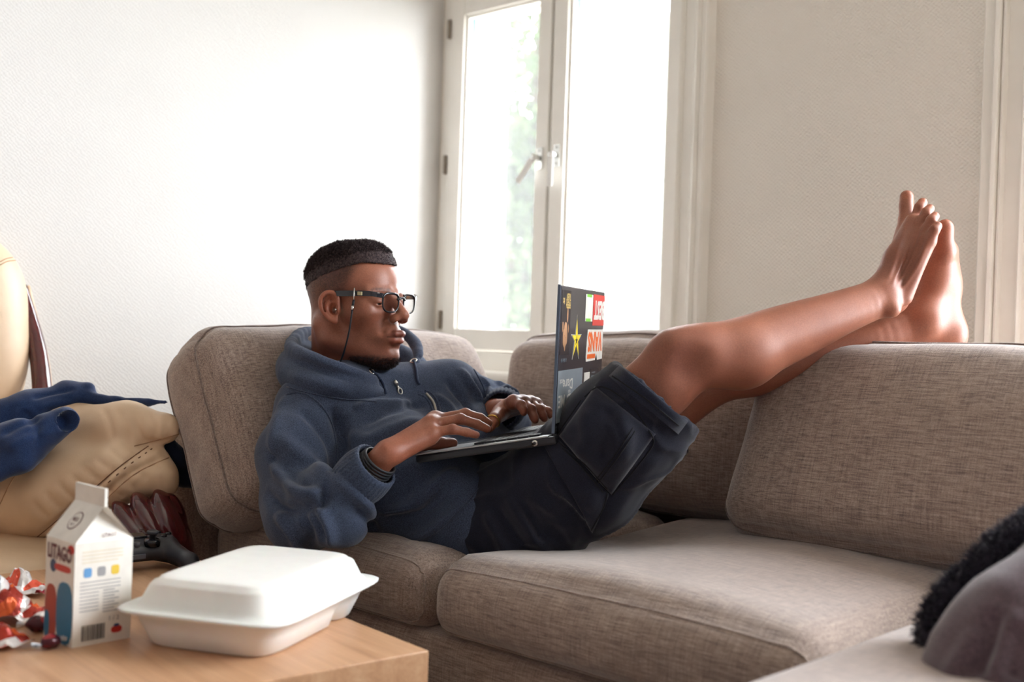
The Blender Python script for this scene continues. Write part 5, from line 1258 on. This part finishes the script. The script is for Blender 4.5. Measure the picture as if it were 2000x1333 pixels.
def wrapper(px, py, dz, w_, h_, amp, mat, label, seed, rz, mode='foil'):
    n, m2 = 22, 15; G = np.array([[(i / n - .5) * w_, (j / m2 - .5) * h_, 0] for j in range(m2 + 1) for i in range(n + 1)])
    nz = np.abs(vnoise(G * 38 + seed, seed)) * .9 + .5 * np.abs(vnoise(G * 85 + seed, seed + 1)); r2 = (G[:, 0] / (w_ / 2)) ** 2 + (G[:, 1] / (h_ / 2)) ** 2
    G[:, 2] = .002 + amp * (nz * (1.15 - .5 * np.clip(r2, 0, 1)) + .7 * np.clip(1 - r2, 0, 1))
    G[:, 0] += .006 * vnoise(G * 50, seed + 4); G[:, 1] += .006 * vnoise(G * 50, seed + 5)
    F_ = [(j * (n + 1) + i, j * (n + 1) + i + 1, (j + 1) * (n + 1) + i + 1, (j + 1) * (n + 1) + i) for j in range(m2) for i in range(n)]
    K = len(G); rim = [i for i in range(n + 1)] + [j * (n + 1) + n for j in range(1, m2 + 1)] + [m2 * (n + 1) + i for i in range(n - 1, -1, -1)] + [j * (n + 1) for j in range(m2 - 1, 0, -1)]
    V = np.concatenate([G, G - np.array([0, 0, .0007])]); F2 = F_ + [tuple(K + q for q in reversed(f)) for f in F_] + [(b, a, a + K, b + K) for a, b in zip(rim, rim[1:] + rim[:1])]
    o = mesh('sweet_wrapper', V, F2, mat, None, False); hz = 650 + .033 * (px - 950); d = (CAM_H - TZ - dz) * F_PX / (py - hz); p = CAM + HF * d + HR * ((px - 1000) / F_PX * d)
    o.location = (p[0], p[1], TZ + dz); o.rotation_euler = (0, 0, rz); tag(o, label, 'wrapper', 'sweet wrappers on the coffee table')
wrapper(52, 1160, 0, .11, .05, .020, 'foil_red', 'crumpled red and silver sweet wrapper, furthest back beside the carton', 3, .5)
wrapper(6, 1166, .0, .08, .06, .022, 'foil_silver', 'crumpled silver sweet wrapper at the left edge behind the others', 8, 1.2)
wrapper(46, 1214, .0, .10, .07, .024, 'foil_orange', 'crumpled orange and white sweet wrapper left of the carton', 14, .9)
wrapper(-6, 1262, .0, .10, .06, .020, 'foil_orange', 'crumpled orange sweet wrapper nearest the viewer at the left edge', 21, .3)
def sweet(px, py, r, label, seed):
    root = empty('wrapped_sweet'); tag(root, label, 'sweet', 'wrapped sweets by the carton')
    V, Fq = surface([Ell((0, 0, r * .85), (r * 1.2, r * .9, r * .85))], (-.03, -.03, -.01), (.03, .03, .04), .0022); N = normals(V, Fq); V = V + N * (.0014 * vnoise(V * 190, seed))[:, None]; mesh('wrapped_body', V, Fq, 'foil_maroon', root, False)
    for s in (-1, 1):
        vv = []; k = 9
        for i in range(k): a = -.9 + 1.8 * i / (k - 1); vv += [(s * r * 1.1, math.sin(a) * .001, r * .85), (s * (r * 1.1 + .012 * math.cos(a * .6)), math.sin(a) * .010, r * .85 + .003 * (-1) ** i)]
        mesh('twist_end', vv + [(x, y, z - .0006) for x, y, z in vv], [(2 * i, 2 * i + 2, 2 * i + 3, 2 * i + 1) for i in range(k - 1)] + [(2 * k + 2 * i + 1, 2 * k + 2 * i + 3, 2 * k + 2 * i + 2, 2 * k + 2 * i) for i in range(k - 1)], 'foil_silver', root, False)
    hz = 650 + .033 * (px - 950); d = (CAM_H - TZ) * F_PX / (py - hz); p = CAM + HF * d + HR * ((px - 1000) / F_PX * d); root.location = (p[0], p[1], TZ); root.rotation_euler = (0, 0, seed)
sweet(90, 1236, .0125, 'dark red wrapped sweet pushed against the carton', 1); sweet(116, 1270, .0115, 'dark wrapped sweet with silver twists in front of the carton', 5)
# ================================================================== leather armchair
def leather(name, a, b):
    t = NT(name); n = t.noise(7, detail=4); v = t.n('ShaderNodeTexVoronoi'); v.inputs['Scale'].default_value = 420; t.l(t.tc.outputs['Object'], v.inputs['Vector'])
    t.set(color=t.ramp(n, [(.3, lin(*a)), (.7, lin(*b))]), rough=.42, spec=.45); t.bump(v.outputs['Distance'], .12, .0008)
leather('leather_beige', (206, 176, 144), (224, 196, 164)); simple('leather_stitch', (176, 140, 108), .7); simple('leather_seam', (130, 96, 74), .8)
t = NT('mahogany'); g = t.noise(1.0, t.vec((4, 30, 30)), 3); t.set(color=t.ramp(g, [(.3, lin(70, 14, 20)), (.7, lin(86, 18, 24))]), rough=.16, coat=.8, coat_rough=.06)
chair = empty('armchair', (-2.25, .75, 0)); tag(chair, 'beige leather armchair with carved mahogany trim in the left corner', 'armchair')
def cpart(name, V, F_, mat, smooth=True, parent=None):
    o = mesh(name, V, F_, mat, None, smooth); keep_world(o, parent or chair); return o
arm = chain([(-140, 960, 2.30), (60, 952, 2.255), (150, 935, 2.235)], [.100, .098, .085], .03) + chain([(-60, 868, 2.33), (120, 846, 2.285), (250, 838, 2.215), (322, 836, 2.185)], [.075, .060, .046, .0295], .035)
arm += chain([(130, 958, 2.20), (240, 926, 2.175), (312, 930, 2.17)], [.070, .052, .032], .03) + chain([(300, 905, 2.185), (322, 950, 2.18)], [.030, .022], .02)
arm += [S((92, 985, 2.20), .062, .04)]
lo, hi = bounds(arm, .02); V, Fq = surface(arm, lo, hi, .0050); V = relax(V, Fq, 1, .4); N = normals(V, Fq); V = V + N * (.0016 * fbm(V * 14, 3, 5))[:, None]; Sa = Surf(V, Fq)
gath = []
for k in range(9):
    tt_ = k / 8; x = 95 + 200 * tt_; y = 1015 - 145 * tt_; gath.append(([(x - 34, y - 34 - 6 * math.sin(k)), (x - 10, y - 10), (x + 2, y - 2)], -.004, .006)); gath.append(([(x + 16, y + 10), (x + 34, y + 24), (x + 44, y + 30)], -.0035, .006))
for k in range(5): gath.append(([(200 + 30 * k, 795 + 2 * k), (215 + 28 * k, 830), (222 + 26 * k, 862)], -.0035, .007))
V = folds_on(V, Fq, Sa, gath + [([(70, 1050), (150, 985), (230, 915), (290, 872)], -.005, .005), ([(185, 985), (255, 925), (330, 888)], -.006, .007), ([(262, 872), (310, 866), (350, 858)], -.007, .008)]) if 'folds_on' in globals() else V
armo = cpart('arm_pad', V, Fq, 'leather_beige'); Sa = Surf(V, Fq); cpart('arm_pad', V + np.array([0, -.80, 0]), Fq, 'leather_beige')
for pix, m_, r in (([(72, 1050), (150, 985), (230, 915), (290, 872)], 'leather_seam', .0012), ([(262, 872), (300, 862), (350, 848)], 'leather_stitch', .0010), ([(192, 990), (262, 928), (335, 892)], 'leather_stitch', .0012), ([(0, 985), (30, 930), (70, 900)], 'leather_stitch', .0010)):
    p = Sa.path(pix, 8, .0004)
    if len(p) > 1: v, f = tube(p, r, 5); cpart('stitching', np.array(v), f, m_, True, armo)
p = Sa.path([(84, 1052), (162, 987), (242, 917), (302, 874)], 10, .0006)
for i in range(0, len(p) - 1, 2):
    v, f = tube([p[i], p[i] * .4 + p[i + 1] * .6], .0012, 5); cpart('stitch', np.array(v), f, 'leather_seam', True, armo)
# carved front of the arm
def lobe(px, py, d, tilt, rw, rd, rh, k=.0015):
    th = math.radians(tilt); a1 = RGT * math.cos(th) + UPV * math.sin(th); a3 = -RGT * math.sin(th) + UPV * math.cos(th); return Ell(P(px, py, d), (rw, rd, rh), np.stack([a1, FWD, a3]), k)
sc = [lobe(318, 1040, 2.165, 0, .046, .05, .078), lobe(338, 1030, 2.150, 24, .024, .045, .078), lobe(304, 1032, 2.132, 32, .024, .040, .078), lobe(272, 1040, 2.118, 40, .021, .036, .074), lobe(248, 1060, 2.110, 44, .018, .034, .066)]
lo, hi = bounds(sc, .012); V, Fq = surface(sc, lo, hi, .0028); V = relax(V, Fq, 1, .4); cpart('carved_arm_front', V, Fq, 'mahogany')
q = P(300, 1100, 2.16); cpart('leg', *(lambda b_: (b_.v, b_.f))(MB().lathe([(.022, 0), (.03, .08), (.022, .12), (.034, .30)], 16, Matrix.Translation((q[0], q[1], 0)))), 'mahogany')
# back: pad, mahogany edge, seat
bk = [Ell(P(-78, 628, 2.43), (.10, .135, .175), None, .03), Ell(P(-70, 720, 2.42), (.09, .125, .15), None, .05), Ell(P(-90, 560, 2.42), (.09, .13, .12), None, .05)]
bk += [Ell(P(-95, 850, 2.45), (.085, .135, .17), None, .05), Ell(P(-100, 960, 2.46), (.08, .135, .15), None, .05)]
bk += [Ell(b_.c + np.array([0, dy_, 0]), b_.rad, None, .05) for b_ in list(bk) for dy_ in (-.17, -.34)]
lo, hi = bounds(bk, .02); V, Fq = surface(bk, lo, hi, .0055); cpart('back_pad', V, Fq, 'leather_beige'); Sb = Surf(V, Fq)
for pix in ([(0, 512), (14, 505), (28, 503)], [(0, 518), (14, 511), (30, 509)]):
    p = Sb.path(pix, 6, .0003)
    if len(p) > 1: v, f = tube(p, .0012, 5); cpart('stitching', np.array(v), f, 'leather_stitch')
v, f = tube(smooth_path([P(40, 560, 2.52), P(60, 632, 2.51), P(74, 690, 2.49), P(82, 760, 2.46), P(84, 840, 2.43)], 6), np.interp(np.linspace(0, 1, 25), [0, .3, 1], [.014, .018, .022]), 12); cpart('back_post', np.array(v), f, 'mahogany')
v, f = tube(smooth_path([P(52, 560, 2.53), P(72, 640, 2.52), P(88, 700, 2.50), P(96, 760, 2.47)], 6), .008, 8); cpart('back_welt', np.array(v), f, 'leather_beige')
X, Fc = cushion_mesh(.62, .72, .20, .05, .01, .01, .02, 31, .002, 20); o = mesh('seat_pad', X, Fc, 'leather_beige', None, True); o.location = (-2.265, .735, .170); keep_world(o, chair)
o = MB().box((-2.56, .40, .08), (-1.97, 1.05, .18), .01).build('seat_frame', 'mahogany'); keep_world(o, chair)
for (x, y) in ((-2.5, .46), (-2.02, .46)): o = MB().lathe([(.02, 0), (.03, .10)], 12, Matrix.Translation((x, y, 0))).build('leg', 'mahogany', None, True); keep_world(o, chair)
# ================================================================== garments thrown over the arm
cloth('navy_cotton', (22, 38, 74), (44, 66, 108), 900, 16, .3, .25, .9, .6); cloth('black_cotton', (14, 18, 34), (26, 34, 56), 900, 16, .3, .2, .9, .6)
gar = chain([(-60, 900, 2.13), (40, 868, 2.135), (128, 822, 2.155)], [.050, .046, .028], .02) + chain([(-60, 845, 2.22), (60, 800, 2.245), (140, 778, 2.270)], [.040, .032, .022], .02) + chain([(60, 790, 2.26), (130, 764, 2.285), (170, 762, 2.29)], [.020, .018, .016], .015) + chain([(150, 776, 2.28), (230, 786, 2.27), (325, 786, 2.235)], [.018, .012, .004], .015) + chain([(-40, 930, 2.10), (40, 905, 2.105)], [.028, .018], .02)
gar += [Sub(Cap(P(120, 826, 2.145), P(175, 812, 2.12), .014, .030), .004)]
lo, hi = bounds(gar, .02); V, Fq = surface(gar, lo, hi, .0040); N = normals(V, Fq); V = V + N * (.0045 * fbm(V * np.array([16, 16, 22]), 3, 55))[:, None]; So_ = Surf(V, Fq)
V = folds_on(V, Fq, So_, [([(40, 800), (70, 830), (75, 870)], -.006, .008), ([(60, 780), (95, 770), (150, 760)], -.005, .006), ([(70, 800), (110, 790), (150, 790)], .005, .007), ([(10, 880), (50, 860), (110, 840)], .005, .009), ([(0, 850), (40, 830), (80, 815)], -.006, .008)])
o = mesh('navy_garment', V, Fq, 'navy_cotton', None, True); tag(o, 'navy cotton garment thrown over the leather armchair arm', 'clothing')
hg = [Ell(P(346, 905, 2.225), (.020, .020, .034), None, .01), Ell(P(362, 930, 2.235), (.020, .020, .022), None, .012)] + chain([(356, 930, 2.235), (380, 944, 2.240), (400, 954, 2.243)], [.018, .010, .002], .01) + chain([(330, 870, 2.215), (344, 900, 2.225)], [.014, .018], .01)
lo, hi = bounds(hg, .015); V, Fq = surface(hg, lo, hi, .0030); N = normals(V, Fq); V = V + N * (.003 * fbm(V * 40, 3, 61))[:, None]
o = mesh('black_garment', V, Fq, 'black_cotton', None, True); tag(o, 'black cloth hanging down between armchair arm and sofa', 'clothing')
# ================================================================== jacket with fur trim on the chaise
cloth('jacket_mauve', (62, 48, 54), (98, 78, 84), 500, 8, .3, .4, .9, .5); cloth('fur_base', (22, 20, 32), (44, 38, 50), 400, 30, .6, .3, .95, .7)
simple('fur_hair', (34, 30, 44), .7, .35, 60)
jk = empty('jacket', tuple(P(1990, 1330, 1.27))); tag(jk, 'mauve brown jacket with dark fur trim heaped on the chaise', 'jacket')
def jpart(name, V, F_, mat): o = mesh(name, V, F_, mat, None, True); keep_world(o, jk); return o
ja = chain([(1905, 1400, 1.25), (1925, 1290, 1.27), (1985, 1215, 1.28), (2080, 1170, 1.30)], [.070, .052, .056, .075], .03) + chain([(1990, 1430, 1.22), (2020, 1330, 1.25), (2110, 1260, 1.27)], [.075, .070, .09], .04)
lo, hi = bounds(ja, .02); V, Fq = surface(ja, lo, hi, .0048); Sj = Surf(V, Fq); N = normals(V, Fq); V = V + N * (.005 * fbm(V * 12, 2, 91))[:, None]
V = folds_on(V, Fq, Sj, [([(1960, 1190), (1935, 1260), (1900, 1333)], -.014, .014), ([(1985, 1190), (1965, 1260), (1940, 1333)], .008, .012), ([(1920, 1230), (1880, 1290), (1850, 1333)], .006, .012), ([(1998, 1220), (1985, 1290), (1975, 1333)], -.010, .012)])
jb = jpart('jacket_shell', V, Fq, 'jacket_mauve')
fz = [(1822, 1252, 1.345), (1838, 1215, 1.350), (1872, 1172, 1.352), (1912, 1138, 1.350), (1950, 1100, 1.352), (1985, 1072, 1.355), (2040, 1035, 1.36)]
fp = smooth_path([P(*q) for q in fz], 5); fr_ = np.interp(np.linspace(0, 1, len(fp)), [0, .2, .6, 1], [.013, .019, .021, .024]); fu = [Cap(fp[i], fp[i + 1], fr_[i], fr_[i + 1], .01) for i in range(len(fp) - 1)]
fp2 = smooth_path([P(1835, 1262, 1.335), P(1890, 1205, 1.335), P(1950, 1150, 1.335), P(2030, 1095, 1.34)], 5); fu += [Cap(fp2[i], fp2[i + 1], .017, .020, .01) for i in range(len(fp2) - 1)]
lo, hi = bounds(fu, .015); V, Fq = surface(fu, lo, hi, .0035); N = normals(V, Fq); ft_ = jpart('fur_trim', V, Fq, 'fur_base')
rg = np.random.RandomState(9); ids = rg.randint(0, len(V), 4200); FV = []; FF = []
for i in ids:
    d = N[i] + rg.randn(3) * .35 + np.array([0, 0, .15]); d /= np.linalg.norm(d); L = .006 + .006 * rg.rand(); a = np.cross(d, rg.randn(3)); a /= np.linalg.norm(a); b = np.cross(d, a); k = len(FV); c = rg.randn(3) * .25
    for s_ in range(3):
        q = s_ / 2; p = V[i] + d * L * q + (a * c[0] + b * c[1]) * L * q * q; r = .0011 * (1 - .75 * q)
        FV += [p + a * r, p - a * r * .5 + b * r * .86, p - a * r * .5 - b * r * .86]
    for s_ in range(2): FF += [(k + 3 * s_ + j, k + 3 * s_ + (j + 1) % 3, k + 3 * s_ + 3 + (j + 1) % 3, k + 3 * s_ + 3 + j) for j in range(3)]
o = mesh('fur_hairs', np.array(FV), np.array(FF), 'fur_hair', None, True); keep_world(o, ft_); o['kind'] = 'stuff'
